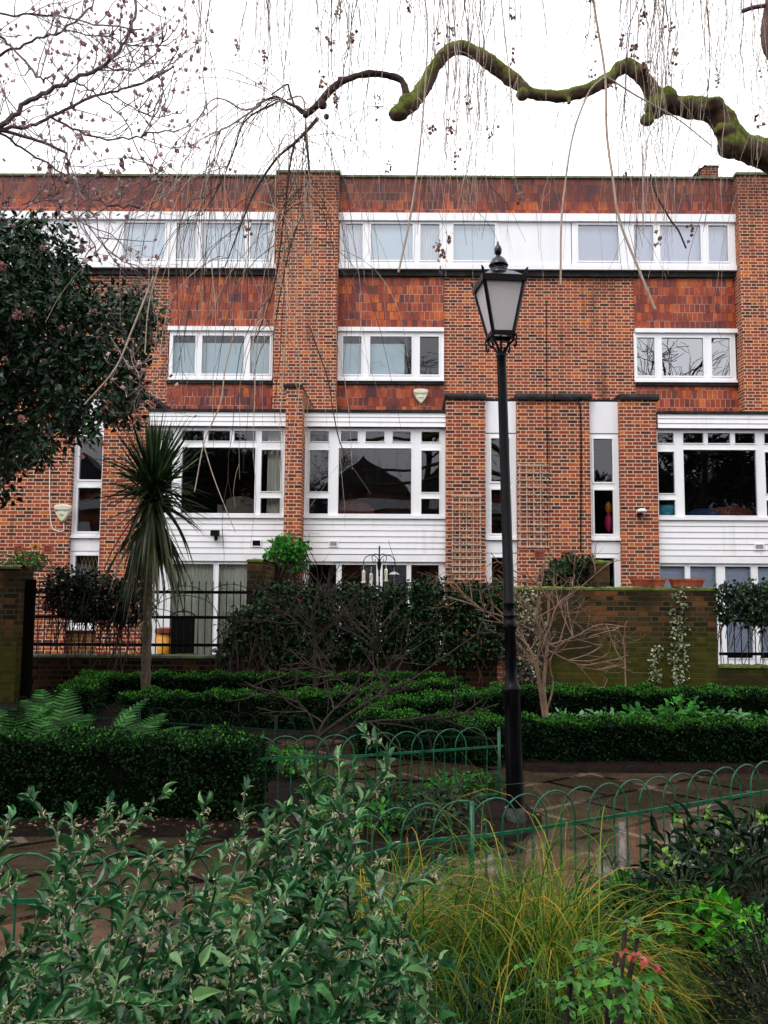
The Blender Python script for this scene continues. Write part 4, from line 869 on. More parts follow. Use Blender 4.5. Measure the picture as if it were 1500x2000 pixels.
# ================================================================== BOX HEDGES
def hedge(path, wd, h, label, dens=3000, leaf=.024, seed=1, mat='box_leaf', z0=.03, closed_ends=True, wob=.035, lit_frac=.6):
    r_ = np.random.default_rng(seed); path = np.array(path, float)
    ho = empty('box_hedge', (*path[0], 0), label, 'hedge', 'clipped box hedges')
    core = MB(); Pn = []; Nn = []
    for a, b in zip(path[:-1], path[1:]):
        d = b-a; L_ = np.linalg.norm(d); d /= L_; s = np.array([-d[1], d[0]])
        i_ = .05; e = d*(wd/2-.06)
        c = [a-e+s*(wd/2-i_), a-e-s*(wd/2-i_), b+e-s*(wd/2-i_), b+e+s*(wd/2-i_)]
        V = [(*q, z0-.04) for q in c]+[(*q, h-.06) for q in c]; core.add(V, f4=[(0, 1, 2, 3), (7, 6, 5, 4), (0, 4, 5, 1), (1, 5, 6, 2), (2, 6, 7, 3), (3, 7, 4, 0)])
        for fc in ('f', 'b', 't', 'e0', 'e1'):
            area = {'f': L_*h, 'b': L_*h*.5, 't': (L_+wd)*wd*1.5, 'e0': wd*h, 'e1': wd*h}[fc]; k = int(area*dens)
            u = r_.uniform(-wd/2, L_+wd/2, k); v = r_.uniform(0, 1, k); dep = np.abs(r_.normal(size=k))*.028
            if fc in 'fb':
                sg = -1 if (fc == 'f') == (s[1] > 0) else 1
                q = a+d*u[:, None]+s*(sg*(wd/2-dep))[:, None]; z = z0+v*(h-z0); nn = np.array([s[0]*sg, s[1]*sg, .15])
            elif fc == 't':
                q = a+d*u[:, None]+s*((v-.5)*wd)[:, None]; z = h-dep; nn = np.array([0, 0, 1.])
            else:
                e_ = -wd/2 if fc == 'e0' else L_+wd/2
                q = a+d*(e_+(dep if fc == 'e0' else -dep))[:, None]+s*((v-.5)*wd)[:, None]; z = z0+r_.uniform(0, 1, k)*(h-z0); nn = np.array([*(d*(-1 if fc == 'e0' else 1)), .1])
            w_ = np.stack([q[:, 0], q[:, 1], z], 1)
            bump_ = wob*(np.sin(w_[:, 0]*7+w_[:, 2]*9)*np.sin(w_[:, 1]*8+1)+.6*np.sin(w_[:, 0]*17+w_[:, 2]*21))
            w_ += nn*bump_[:, None]+r_.normal(size=w_.shape)*.008; Pn.append(w_); Nn.append(np.repeat(nn[None], k, 0))
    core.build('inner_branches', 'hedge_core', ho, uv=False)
    Pn = np.vstack(Pn); Nn = np.vstack(Nn); k = len(Pn)
    tm_ = (Nn[:, 2] > .9) & (r_.random(k) < lit_frac); Pt = Pn[tm_]+np.array([0, 0, .012]); kt = len(Pt)
    if kt: leaf_obj('lit_top_leaf', Pt, nz(r_.normal(size=(kt, 3))*.6+np.array([0, 0, .8])), leaf*r_.uniform(.7, 1.2, kt), leaf*.6, 'dia', 'lit_top_leaf', ho, rng=r_)
    D = nz(r_.normal(size=(k, 3))+Nn*.9); lf = leaf*r_.uniform(.7, 1.3, k)
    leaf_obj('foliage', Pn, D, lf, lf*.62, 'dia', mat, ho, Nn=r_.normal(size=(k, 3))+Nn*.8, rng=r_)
hedge([(XX(-300, 6.25), 6.22), (XX(500, 6.25)-.18, 6.22)], .46, .57, 'dense clipped box hedge at the left, nearest the camera', 7000, .024, 1, 'box_leaf_dark', lit_frac=.12)
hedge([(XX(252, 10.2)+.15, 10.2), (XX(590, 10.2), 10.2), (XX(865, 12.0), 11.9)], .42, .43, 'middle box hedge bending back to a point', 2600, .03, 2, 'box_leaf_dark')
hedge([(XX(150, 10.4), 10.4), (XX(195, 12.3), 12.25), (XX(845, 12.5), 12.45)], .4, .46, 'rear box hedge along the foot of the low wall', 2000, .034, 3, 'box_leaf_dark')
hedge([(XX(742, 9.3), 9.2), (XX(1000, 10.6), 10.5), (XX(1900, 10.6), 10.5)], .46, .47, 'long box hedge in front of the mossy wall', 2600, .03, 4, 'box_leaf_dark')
hedge([(XX(742, 9.3)+.03, 8.78), (XX(985, 8.2), 8.42), (XX(1900, 8.2), 8.25)], .44, .40, 'right box hedge beside the wet paving', 4200, .027, 5, 'box_leaf_dark', lit_frac=.5)
# ================================================================== plants helpers
def clump_leaves(name, centers, rad, per, leaf, mat, parent, r_, tm='dia', wr=.5, flat=.0, down=0):
    C = np.array(centers, float); k = len(C)*per
    off = nz(r_.normal(size=(k, 3)))*(r_.uniform(0, 1, (k, 1))**.6)*rad
    Pn = np.repeat(C, per, 0)+off; D = nz(off/rad+r_.normal(size=(k, 3))*.7+np.array([0, 0, -down]))
    lf = leaf*r_.uniform(.65, 1.25, k)
    return leaf_obj(name, Pn, D, lf, lf*wr, tm, mat, parent, Nn=r_.normal(size=(k, 3))*.9+np.array([0, -.3, .9]), rng=r_)
def inpoly(x, y, poly):
    poly = np.array(poly, float); x = np.asarray(x); y = np.asarray(y); c = np.zeros(len(x), bool); j = len(poly)-1
    for i in range(len(poly)):
        xi, yi = poly[i]; xj, yj = poly[j]
        c ^= ((yi > y) != (yj > y)) & (x < (xj-xi)*(y-yi)/(yj-yi+1e-9)+xi); j = i
    return c
def sample_crown(poly, y0, y1, k, r_, zcen=None, jit=0):
    poly = np.array(poly, float); out = []
    while len(out) < k:
        px = r_.uniform(poly[:, 0].min(), poly[:, 0].max(), 4000); py = r_.uniform(poly[:, 1].min(), poly[:, 1].max(), 4000)
        m_ = inpoly(px, py, poly)
        for a, b in zip(px[m_], py[m_]): out.append(P(a, b, r_.uniform(y0, y1)))
    return np.array([tuple(q) for q in out[:k]])
# ------------------------------------------------------------------ camellia
r1 = np.random.default_rng(21)
cam_poly = [(-420, 380), (-200, 330), (-60, 390), (20, 430), (70, 425), (100, 440), (135, 450), (140, 470), (150, 525), (190, 580), (240, 572), (285, 585), (308, 600), (305, 640), (275, 670), (262, 730), (272, 770), (250, 790), (262, 815), (215, 830), (170, 850), (130, 860), (105, 885), (60, 905), (45, 935), (15, 960), (-60, 1000), (-420, 1020)]
ct = empty('camellia_tree', (-5.0, 9.4, 0), 'big dark glossy camellia with pale pink flowers at the left', 'tree')
cc = sample_crown(cam_poly, 8.3, 10.6, 1150, r1)
tr_ = MB(); tr_.tube(smooth_path([(-5, 9.4, -.05), (-5.05, 9.45, 1.2), (-4.8, 9.4, 2.4), (-4.7, 9.3, 4.2)]), np.linspace(.13, .05, 16), 8); tr_.build('trunk', 'bark_dark', ct)
bb = MB()
for c in cc[::9]:
    s0 = np.array([-4.95, 9.4, max(.8, c[2]*.55)]); mid = (s0+c)/2+np.array([0, 0, .25])+r1.normal(size=3)*.12
    bb.tube(smooth_path([s0, mid, c], 4), np.linspace(.016, .003, 9), 4, cap=False)
bb.build('branches', 'bark_dark', ct, uv=False)
nl = 24; cc2 = np.vstack([cc, cc[:60]+r1.normal(size=(60, 3))*.12])
clump_leaves('foliage', cc2, .19, 32, .088, 'camellia_leaf', ct, r1, 'leaf', .5, down=.25)
fc = [P(*a) for a in [(38, 616, 8.25), (60, 612, 8.3), (5, 520, 8.3), (83, 485, 8.3), (42, 818, 8.3), (96, 850, 8.3), (205, 800, 8.4), (185, 608, 8.4), (296, 665, 8.5), (85, 705, 8.3), (215, 790, 8.4), (160, 893, 8.4), (200, 868, 8.4), (270, 505, 8.6), (120, 640, 8.3), (10, 700, 8.3)]]
Pn = np.array([tuple(c) for c in fc]); Pn = np.repeat(Pn, 26, 0); D = nz(r1.normal(size=Pn.shape)+np.array([0, -.8, .1])); sc = np.repeat(np.array([1.4, .8, 1.1, .6, .8, .7, .9, .5, .8, .6, .7, .6, .7, .5, .5, .5]), 26)
leaf_obj('flowers', Pn+D*.01, D, .045*sc, .04*sc, 'ivy', 'flower_pink', ct, rng=r1)
# ------------------------------------------------------------------ cordyline palm
r2 = np.random.default_rng(22)
Yp = 11.0; hp = P(298, 965, Yp); bp = P(284, 1345, Yp)
pt = empty('cordyline_palm', (bp.x, Yp, 0), 'cordyline palm with spiky head and hanging skirt of old leaves', 'palm')
tpath = smooth_path([(bp.x+.02, Yp, -.05), (bp.x, Yp, .5), tuple(P(287, 1250, Yp)), tuple(P(290, 1120, Yp)), tuple(hp)], 6)
mb = MB(); rr = np.linspace(.066, .055, len(tpath))*(1+.12*np.sin(np.arange(len(tpath))*2.1)); mb.tube(tpath, rr, 10); mb.build('trunk', 'palm_bark', pt, smooth=True)
mb = MB()
for i in range(400):
    az = r2.uniform(0, 2*math.pi); el = r2.choice([r2.uniform(.9, 1.5), r2.uniform(.2, 1.1), r2.uniform(-.45, .3)], p=[.36, .36, .28])
    d = (math.cos(az)*math.cos(el), math.sin(az)*math.cos(el), math.sin(el)); p0 = np.array(hp)+np.array([0, 0, r2.uniform(-.15, .22)])+np.array(d)*.04
    blade(mb, p0, d, r2.uniform(.62, .98)*(1.0 if el > .8 else .92), .035, {True: .02, False: .09}[el > .8]+r2.uniform(0, .07), r2, 6)
mb.build('leaves', 'palm_leaf', pt, uv=False)
mb = MB()
for i in range(190):
    az = r2.uniform(0, 2*math.pi); d = (math.cos(az)*.38, math.sin(az)*.38, -.35-r2.uniform(0, .9)); p0 = np.array(hp)+np.array([0, 0, -r2.uniform(.0, .6)])+np.array([math.cos(az), math.sin(az), 0])*.05
    blade(mb, p0, d, r2.uniform(.7, 1.2), .04, .35, r2, 6)
mb.build('dead_leaves', 'palm_dead', pt, uv=False)
mb = MB()
for i in range(70):
    z = r2.uniform(P(290, 1240, Yp).z, hp.z-.3); az = r2.uniform(0, 6.28); x = np.interp(z, tpath[:, 2], tpath[:, 0]); blade(mb, (x+math.cos(az)*.07, Yp+math.sin(az)*.07, z), (math.cos(az)*.5, math.sin(az)*.5, -.2), r2.uniform(.05, .16), .04, .5, r2, 3)
mb.build('leaf_bases', 'palm_dead', pt, uv=False)
# ------------------------------------------------------------------ ivy and shrubs on the railings
def ivy_mass(name, poly, y0, y1, k, leaf, mat, label, cat, seed, per=9, rad=.11, tm='dia', wr=.75, group=None, stems=True, base=None):
    r_ = np.random.default_rng(seed); cs = sample_crown(poly, y0, y1, k, r_)
    b = base or (float(cs[:, 0].mean()), (y0+y1)/2, 0.0)
    h = empty(name, b, label, cat, group)
    clump_leaves('foliage', cs, rad, per, leaf, mat, h, r_, tm, wr, down=.35)
    if stems:
        mb = MB()
        for c in cs[::max(1, k//90)]:
            s0 = np.array([c[0]+r_.normal()*.2, c[1]+.03, b[2] if base else max(.3, c[2]-r_.uniform(.3, .9))]); mb.tube(smooth_path([s0, (s0+c)/2+r_.normal(size=3)*.06, c], 3), .006, 4, cap=False)
        mb.build('stems', 'bark_dark', h, uv=False)
    return h
ivy_mass('ivy', [(505, 1145), (560, 1138), (620, 1150), (700, 1143), (760, 1150), (840, 1135), (900, 1140), (985, 1145), (985, 1290), (900, 1292), (800, 1288), (780, 1230), (745, 1285), (700, 1290), (640, 1285), (625, 1230), (600, 1290), (500, 1292), (440, 1290), (455, 1215), (500, 1180)], 12.85, 13.25, 2300, .062, 'ivy_leaf', 'thick dark ivy over the railings between the palm and the lamp', 'ivy', 31, per=9, rad=.10)
ivy_mass('ivy', [(90, 1135), (120, 1115), (180, 1122), (250, 1128), (285, 1135), (290, 1205), (240, 1215), (170, 1212), (120, 1200), (85, 1180)], 12.7, 13.15, 330, .065, 'shade_leaf', 'dark rounded climber hanging over the railings left of the palm', 'climber', 32, per=12, rad=.12)
ivy_mass('shrub', [(430, 1230), (465, 1185), (520, 1175), (545, 1200), (540, 1290), (430, 1290)], 12.75, 13.0, 130, .07, 'ivy_leaf', 'leafy shrub in front of the railings by the patio door', 'shrub', 33, per=9, rad=.12)
ivy_mass('hedge', [(1402, 1140), (1460, 1138), (1530, 1140), (1640, 1135), (1640, 1225), (1500, 1222), (1450, 1215), (1402, 1210)], 12.95, 13.4, 420, .07, 'ivy_leaf', 'leafy green hedge over the railings at the right edge', 'hedge', 34, per=10, rad=.11)
ivy_mass('shrub', [(525, 1075), (545, 1048), (575, 1050), (592, 1068), (594, 1105), (560, 1112), (522, 1092)], 14.6, 15.3, 110, .085, 'bright_leaf', 'bright green round shrub above the ochre dividing wall', 'shrub', 35, per=10, rad=.13)
ivy_mass('shrub', [(1062, 1118), (1085, 1092), (1130, 1088), (1165, 1098), (1150, 1148), (1062, 1148)], 13.6, 14.2, 130, .08, 'ivy_leaf', 'dark leafy shrub peeping over the mossy wall', 'shrub', 36, per=9, rad=.12)
ivy_mass('shrub', [(30, 1080), (60, 1072), (85, 1085), (85, 1110), (0, 1112)], 12.4, 12.9, 40, .06, 'bright_leaf', 'wispy green plant on top of the mossy brick pillar', 'shrub', 37, per=6, rad=.1, base=(float(XX(30, 12.6, 2)), 12.6, 1.9))
ivy_mass('ivy', [(1312, 1150), (1336, 1150), (1338, 1220), (1345, 1270), (1345, 1335), (1308, 1335), (1312, 1250)], 13.0, 13.09, 130, .05, 'ivy_cream', 'tall strand of cream variegated ivy on the mossy wall', 'ivy', 38, per=4, rad=.05, group='variegated ivy strands', wr=.8, stems=False)
ivy_mass('ivy', [(1274, 1262), (1290, 1262), (1290, 1335), (1298, 1340), (1268, 1340)], 13.0, 13.09, 45, .05, 'ivy_cream', 'short strand of cream variegated ivy low on the mossy wall', 'ivy', 39, per=4, rad=.05, group='variegated ivy strands', wr=.8, stems=False)
ivy_mass('ivy', [(985, 1150), (1060, 1150), (1060, 1230), (1045, 1335), (1005, 1335), (985, 1260)], 12.8, 13.08, 230, .055, 'ivy_cream', 'pale variegated ivy behind the lamp post', 'ivy', 40, per=4, rad=.09, wr=.8)
# ------------------------------------------------------------------ bare shrubs
def bare_shrub(name, label, traces, depth, seed, mat, cat='shrub', L=.35, r0=.008, kids=2, group=None, minr=.0018, nb=5):
    r_ = np.random.default_rng(seed); b = P(*traces[0][0][0]); h = empty(name, (b.x, b.y, 0), label, cat, group)
    st = MB(); tw = MB(); tips = []
    for pts, ra, rb in traces:
        q = tr(pts, 4); st.tube(q, np.linspace(ra, rb, len(q)), 6)
        for k in range(nb):
            i = r_.integers(max(1, len(q)//3), len(q)-1); d = nz(nz(q[i+1]-q[i])+r_.normal(size=3)*np.array([.8, .5, .6]))
            grow(tw, q[i], d, L*r_.uniform(.6, 1.3), r0, depth, r_, tips, .6, .05, 4, (1, kids), .65, 4, .15, minr)
    st.build('main_stems', mat, h, uv=False); tw.build('twigs', mat, h, uv=False); return h, tips
Ys = 9.6
bare_shrub('bare_shrub', 'pale bare branching shrub just right of the lamp post', [
 ([(1068, 1400, Ys), (1062, 1340, Ys), (1070, 1250, Ys), (1072, 1160, Ys)], .027, .012),
 ([(1062, 1400, Ys), (1052, 1330, Ys), (1035, 1270, Ys), (990, 1210, Ys), (930, 1190, Ys-.2)], .02, .006),
 ([(1065, 1390, Ys), (1050, 1300, Ys-.1), (1055, 1240, Ys-.2), (1030, 1180, Ys-.3)], .018, .006),
 ([(1072, 1260, Ys), (1120, 1245, Ys), (1170, 1220, Ys), (1225, 1225, Ys)], .012, .005),
 ([(1072, 1230, Ys), (1090, 1180, Ys), (1130, 1150, Ys), (1200, 1090, Ys)], .011, .004),
 ([(1070, 1270, Ys), (1110, 1290, Ys), (1150, 1305, Ys), (1180, 1310, Ys)], .009, .004),
 ([(1060, 1300, Ys), (1010, 1240, Ys), (950, 1195, Ys), (895, 1160, Ys)], .010, .004),
 ([(1072, 1170, Ys), (1050, 1140, Ys), (1020, 1120, Ys)], .008, .003),
 ([(1066, 1395, Ys), (1080, 1340, Ys+.1), (1075, 1290, Ys+.1), (1100, 1240, Ys+.1)], .012, .004)], 2, 51, 'bark_shrub', L=.42, nb=7)
bare_shrub('wall_shrub', 'single thin bare stem against the mossy wall', [([(1222, 1342, 12.9), (1220, 1280, 12.95), (1217, 1240, 12.95)], .012, .006)], 0, 52, 'bark_shrub', L=.3, nb=3)
bare_shrub('young_tree', 'slim young bare tree in front of the ivy', [
 ([(616, 1350, 10.6), (614, 1290, 10.6), (616, 1250, 10.6), (608, 1210, 10.5)], .03, .012), ([(616, 1250, 10.6), (640, 1225, 10.6), (668, 1200, 10.6)], .014, .004), ([(614, 1262, 10.6), (590, 1225, 10.6), (560, 1200, 10.6), (520, 1185, 10.6)], .012, .004), ([(610, 1215, 10.5), (612, 1180, 10.5), (640, 1150, 10.5)], .01, .004)], 2, 53, 'bark_wet', cat='tree', L=.5, nb=10)
bare_shrub('bare_shrub', 'spreading dark bare shrub behind the green fence', [
 ([(620, 1535, 6.9), (620, 1450, 6.9), (640, 1400, 6.9), (700, 1345, 7.0), (760, 1300, 7.1), (850, 1240, 7.2)], .017, .004),
 ([(622, 1440, 6.9), (660, 1410, 6.8), (720, 1370, 6.8), (800, 1330, 6.8), (900, 1260, 6.9), (960, 1220, 7.0)], .014, .004),
 ([(632, 1500, 6.9), (655, 1440, 6.8), (720, 1410, 6.7), (830, 1405, 6.7), (930, 1400, 6.7)], .013, .004),
 ([(620, 1440, 6.9), (600, 1390, 6.9), (560, 1360, 6.9), (470, 1335, 6.9)], .010, .003),
 ([(690, 1350, 7.0), (650, 1320, 7.1), (600, 1300, 7.2)], .008, .003),
 ([(740, 1320, 7.0), (735, 1260, 7.0), (740, 1220, 7.0)], .006, .002)], 2, 54, 'bark_wet', L=.4, nb=9)
# ------------------------------------------------------------------ ferns
def fern(mb, c, nfr, L, r_):
    for i in range(nfr):
        az = r_.uniform(0, 6.28); el = r_.uniform(.85, 1.35); d = np.array([math.cos(az)*math.cos(el), math.sin(az)*math.cos(el), math.sin(el)]); p = np.array(c, float)
        n_ = 22; ln = L*r_.uniform(.7, 1.15); pts = []
        for k in range(n_):
            pts.append(p.copy()); d = nz(d+np.array([0, 0, -.045-.05*k/n_])); p = p+d*ln/n_
        pts = np.array(pts); t = np.gradient(pts, axis=0); t = nz(t); s = nz(np.cross(t, [0, 0, 1.]))
        mb.tube(pts[::3], .003, 3, cap=False)
        for k in range(3, n_):
            w = ln*.24*math.sin(math.pi*min(1, (k-1)/n_)**.75)*1.0+.012
            for sg in (-1, 1):
                dd = nz(s[k]*sg+t[k]*.45+np.array([0, 0, -.12])); a = pts[k]; wd = ln/n_*.42; b = a+dd*w
                mb.add([a-t[k]*wd*.8, a+t[k]*wd, a+dd*w*.6+t[k]*wd*.8, b, a+dd*w*.55-t[k]*wd*.6], f3=[(0, 1, 2), (0, 2, 4), (4, 2, 3)])
r3 = np.random.default_rng(61)
for i, (px, Y, L_, lb) in enumerate([(20, 7.4, .75, 'fern at the left edge behind the front box hedge'), (110, 7.7, .72, 'feathery fern below the narrow garden gate'), (190, 7.2, .7, 'broad fern between the left edge and the palm'), (245, 7.6, .62, 'fern just left of the palm trunk'), (-60, 7.2, .75, 'fern cut off by the left edge of the photo'), (60, 7.0, .6, 'low fern close behind the near left hedge'), (150, 6.95, .55, 'short fern pressed against the near left hedge'), (545, 10.75, .5, 'small fern between the middle hedge rows')]):
    h = empty('fern', (XX(px, Y), Y, .05), lb, 'fern', 'ferns'); mb = MB(); fern(mb, (XX(px, Y), Y, .05), 17, L_, r3); mb.build('fronds', 'fern_leaf', h, uv=False)
# ------------------------------------------------------------------ small bedding plants
def bush(name, c, rx, ry, h_, k, leaf, mat, label, cat, seed, tm='leaf', wr=.5, group=None, z0=.04, extra=None):
    r_ = np.random.default_rng(seed); ho = empty(name, (c[0], c[1], 0), label, cat, group)
    az = r_.uniform(0, 6.28, k); rr_ = np.sqrt(r_.uniform(0, 1, k)); u = r_.uniform(.25, 1, k)**.7
    Pn = np.stack([c[0]+rx*rr_*np.cos(az), c[1]+ry*rr_*np.sin(az), z0+h_*u*np.sqrt(1-.75*rr_**2)], 1)
    D = nz(np.stack([np.cos(az)*rr_, np.sin(az)*rr_, r_.uniform(-.2, .7, k)], 1)+r_.normal(size=(k, 3))*.4); lf = leaf*r_.uniform(.6, 1.25, k)
    leaf_obj('leaves', Pn, D, lf, lf*wr, tm, mat, ho, Nn=np.array([0, -.15, 1.])+r_.normal(size=(k, 3))*.35, rng=r_)
    mb = MB()
    for i in range(0, k, max(1, k//60)):
        b = Pn[i]; mb.tube([(c[0]+(b[0]-c[0])*.3, c[1]+(b[1]-c[1])*.3, z0-.03), (b+np.array([c[0], c[1], b[2]]))/2*np.array([1, 1, .7]), b], .0025, 3, cap=False)
    mb.build('stems', 'palm_dead', ho, uv=False)
    if extra: extra(ho, r_)
    return ho
for i, (px, Y, rx, ry, hh, k, lf, mt, lb) in enumerate([
 (1105, 9.1, .30, .25, .36, 240, .07, 'pale_leaf', 'pale leafy perennial nearest the bare shrub in the right hedge bed'), (1180, 9.0, .34, .25, .40, 260, .065, 'pale_leaf', 'pale green perennial second along in the right hedge bed'),
 (1260, 9.2, .30, .25, .42, 220, .085, 'bright_leaf', 'bright broad-leaved perennial midway along the right hedge bed'), (1335, 9.1, .32, .28, .50, 260, .085, 'bright_leaf', 'tallest bright perennial behind the right hedge, below the trough wall'),
 (1410, 9.0, .36, .28, .40, 260, .08, 'pale_leaf', 'pale perennial near the right end of the hedge bed'), (1480, 9.0, .36, .28, .36, 260, .08, 'bright_leaf', 'bright perennial cut by the right edge, behind the hedge'), (1570, 9.0, .4, .3, .4, 200, .08, 'bright_leaf', 'bright perennial beyond the right edge of the hedge bed')]):
    bush('perennial', (XX(px, Y), Y), rx, ry, hh, k, lf, mt, lb, 'plant', 70+i, wr=.55, group='perennials in the right hedge bed')
for i, (px, py, rx, hh, k, lf, mt, lb) in enumerate([
 (560, 1530, .26, .26, 260, .06, 'bright_leaf', 'bright fern-like plant beside the end of the left hedge'), (640, 1560, .2, .14, 120, .05, 'bright_leaf', 'low green plant under the dark bare shrub'),
 (760, 1580, .26, .14, 200, .05, 'blade_dark', 'dark low ground plant in the triangular bed'), (870, 1590, .26, .16, 200, .05, 'ivy_leaf', 'dark leafy plant near the fence post in the triangular bed'), (950, 1560, .16, .16, 120, .045, 'blade_dark', 'small dark plant at the foot of the street lamp'), (700, 1640, .34, .2, 320, .05, 'bright_leaf', 'spreading low green plant just behind the front fence'), (820, 1640, .3, .18, 300, .05, 'ivy_leaf', 'dark spreading plant behind the front fence posts'), (900, 1560, .26, .16, 240, .045, 'bright_leaf', 'low green plant against the fence left of the lamp')]):
    g_ = G(px, py); bush('bedding_plant', (g_.x, g_.y), rx, rx*.7, hh, k, lf, mt, lb, 'plant', 90+i, wr=.5, group='plants in the triangular bed')
# ------------------------------------------------------------------ leaf litter
r4 = np.random.default_rng(62)
def litter(k, x0, x1, y0, y1, label, cond=None):
    Pn = np.stack([r4.uniform(x0, x1, k), r4.uniform(y0, y1, k), r4.uniform(.06, .085, k)], 1)
    if cond is not None: Pn = Pn[cond(Pn)]
    D = r4.normal(size=Pn.shape)*np.array([1, 1, .25]); o = leaf_obj('leaf_litter', Pn, D, r4.uniform(.015, .04, len(Pn)), r4.uniform(.012, .025, len(Pn)), 'dia', 'leaf_litter', Nn=np.array([0, 0, 1.])+r4.normal(size=Pn.shape)*.4, rng=r4); tag(o, label, 'leaf litter', kind='stuff')
litter(350, -4.2, -.75, 5.72, 6.0, 'fallen leaves and petals along the foot of the left hedge')
litter(900, .9, 2.6, 2.0, 3.6, 'brown leaf litter on the bare soil at bottom right')
litter(160, -.7, .9, 4.6, 6.6, 'scattered fallen leaves in the triangular bed', lambda p: p[:, 1] > 4.75+(p[:, 0]+.78)*.75)
# ------------------------------------------------------------------ sweet box shrub (foreground left)
r5 = np.random.default_rng(63)
def sweet_box(stems, label, seed, leafL=.054):
    r_ = np.random.default_rng(seed); b = stems[0][0][0]; h = empty('sweet_box_shrub', (b[0], b[1], 0), label, 'shrub', 'flowering evergreen shrubs in the foreground')
    st = MB(); LP, LD, LN, LL = [], [], [], []; FP, FD = [], []
    for q, full in stems:
        q = smooth_path(q, 8); n_ = len(q); cum = np.r_[0, np.cumsum(np.linalg.norm(np.diff(q, axis=0), axis=1))]; tot = cum[-1]
        st.tube(q[::2], np.linspace(.0055, .0022, len(q[::2])), 5, cap=False)
        s = tot*full; k = 0; az = r_.uniform(0, 6.28)
        while s < tot:
            p = np.array([np.interp(s, cum, q[:, i]) for i in range(3)]); j = min(n_-2, np.searchsorted(cum, s)); t = nz(q[min(j+1, n_-1)]-q[max(j-1, 0)])
            a = nz(np.cross(t, [.2, .1, 1.])); b2 = np.cross(t, a); az += 2.4+r_.normal()*.25
            o_ = a*math.cos(az)+b2*math.sin(az); f = s/tot
            d = nz(o_*(1-.35*f)+t*(.45+.4*f)+np.array([0, 0, -.12])+r_.normal(size=3)*.15)
            LP.append(p+o_*.004); LD.append(d); LN.append(nz(t*.9+np.array([0, -.15, .55])+r_.normal(size=3)*.2)); LL.append(leafL*r_.uniform(.6, 1.3)*(1 if f < .93 else .72))
            if f > .2 and r_.random() < .55:
                for _ in range(r_.integers(5, 10)): FP.append(p+o_*.008+np.array([0, 0, -.006])+r_.normal(size=3)*.004); FD.append(nz(o_*.5+np.array([0, 0, -.25])+r_.normal(size=3)*.9))
            s += .0135*r_.uniform(.8, 1.2); k += 1
        for _ in range(4): LP.append(q[-1]); LD.append(nz(nz(q[-1]-q[-3])+r_.normal(size=3)*.45)); LN.append(r_.normal(size=3)); LL.append(leafL*.7)
    st.build('stems', 'palm_leaf', h, uv=False); LL = np.array(LL)
    leaf_obj('leaves', LP, LD, LL, LL*.38, 'leafy', 'sarco_leaf', h, Nn=np.array(LN), rng=r_, smooth=False)
    leaf_obj('flowers', FP, FD, .014, .0045, 'dia', 'flower_cream', h, rng=r_)
def stem_to(base, tip, r_, bow=.12):
    b = np.array(base, float); t = np.array(tip, float); m1 = b+(t-b)*.45+np.array([0, 0, .12])+r_.normal(size=3)*np.array([.07, .05, .03]); m2 = b+(t-b)*.8+np.array([0, 0, .09])+r_.normal(size=3)*np.array([.05, .04, .02])
    return [tuple(b), tuple(m1), tuple(m2), tuple(t)]
tips_a = [(20, 1600, 2.35), (60, 1560, 2.5), (140, 1590, 2.4), (215, 1570, 2.5), (240, 1590, 2.35), (400, 1570, 2.4), (320, 1550, 2.45), (480, 1540, 2.5), (130, 1700, 2.1), (30, 1720, 2.1), (300, 1660, 2.2), (250, 1690, 2.0), (370, 1640, 2.2), (460, 1640, 2.3), (520, 1600, 2.4), (210, 1760, 1.95), (330, 1740, 1.95), (420, 1720, 2.0), (160, 1830, 1.85), (380, 1820, 1.85), (90, 1960, 1.8), (230, 1900, 1.8), (320, 1880, 1.8), (40, 1900, 1.9), (170, 1990, 1.75), (300, 1960, 1.7), (420, 1900, 1.8), (400, 1980, 1.7)]
tips_b = [(715, 1432, 2.6), (660, 1480, 2.55), (690, 1500, 2.5), (600, 1560, 2.45), (560, 1580, 2.4), (640, 1570, 2.4), (700, 1600, 2.35), (540, 1650, 2.25), (620, 1640, 2.2), (690, 1680, 2.2), (760, 1660, 2.3), (730, 1730, 2.1), (640, 1740, 2.05), (560, 1740, 2.05), (500, 1760, 2.0), (860, 1690, 2.35), (780, 1820, 2.0), (740, 1820, 1.95), (660, 1830, 1.9), (580, 1840, 1.85), (500, 1860, 1.8), (780, 1900, 1.85), (690, 1930, 1.8), (600, 1920, 1.75), (520, 1960, 1.75), (860, 1880, 1.95), (720, 1990, 1.75), (640, 1990, 1.7), (790, 1975, 1.8), (590, 1500, 2.5)]
def shrub_stems(tips, bx, by, seed, extra=34, spread=(.75, .35), hr=(.3, .85)):
    r_ = np.random.default_rng(seed); out = []
    for px, py, Y in tips:
        t = P(px, py, Y); b = (bx+(t.x-bx)*.45+r_.normal()*.08, by+(Y-by)*.3+r_.normal()*.05, .03)
        out.append((stem_to(b, t, r_), .38))
    for i in range(extra):
        az = r_.uniform(0, 6.28); rr_ = math.sqrt(r_.uniform(.02, 1)); t = (bx+spread[0]*rr_*math.cos(az), by+spread[1]*rr_*math.sin(az), r_.uniform(*hr))
        out.append((stem_to((bx+(t[0]-bx)*.4, by+(t[1]-by)*.4, .03), t, r_), .3))
    return out
sweet_box(shrub_stems(tips_a, -1.0, 2.1, 5, 90, (.6, .42), (.3, .74)), 'flowering evergreen shrub filling the bottom left corner', 64)
sweet_box(shrub_stems(tips_b, -.34, 2.15, 6, 110, (.33, .4), (.25, .82)), 'taller flowering evergreen shrub left of the golden grass', 65)
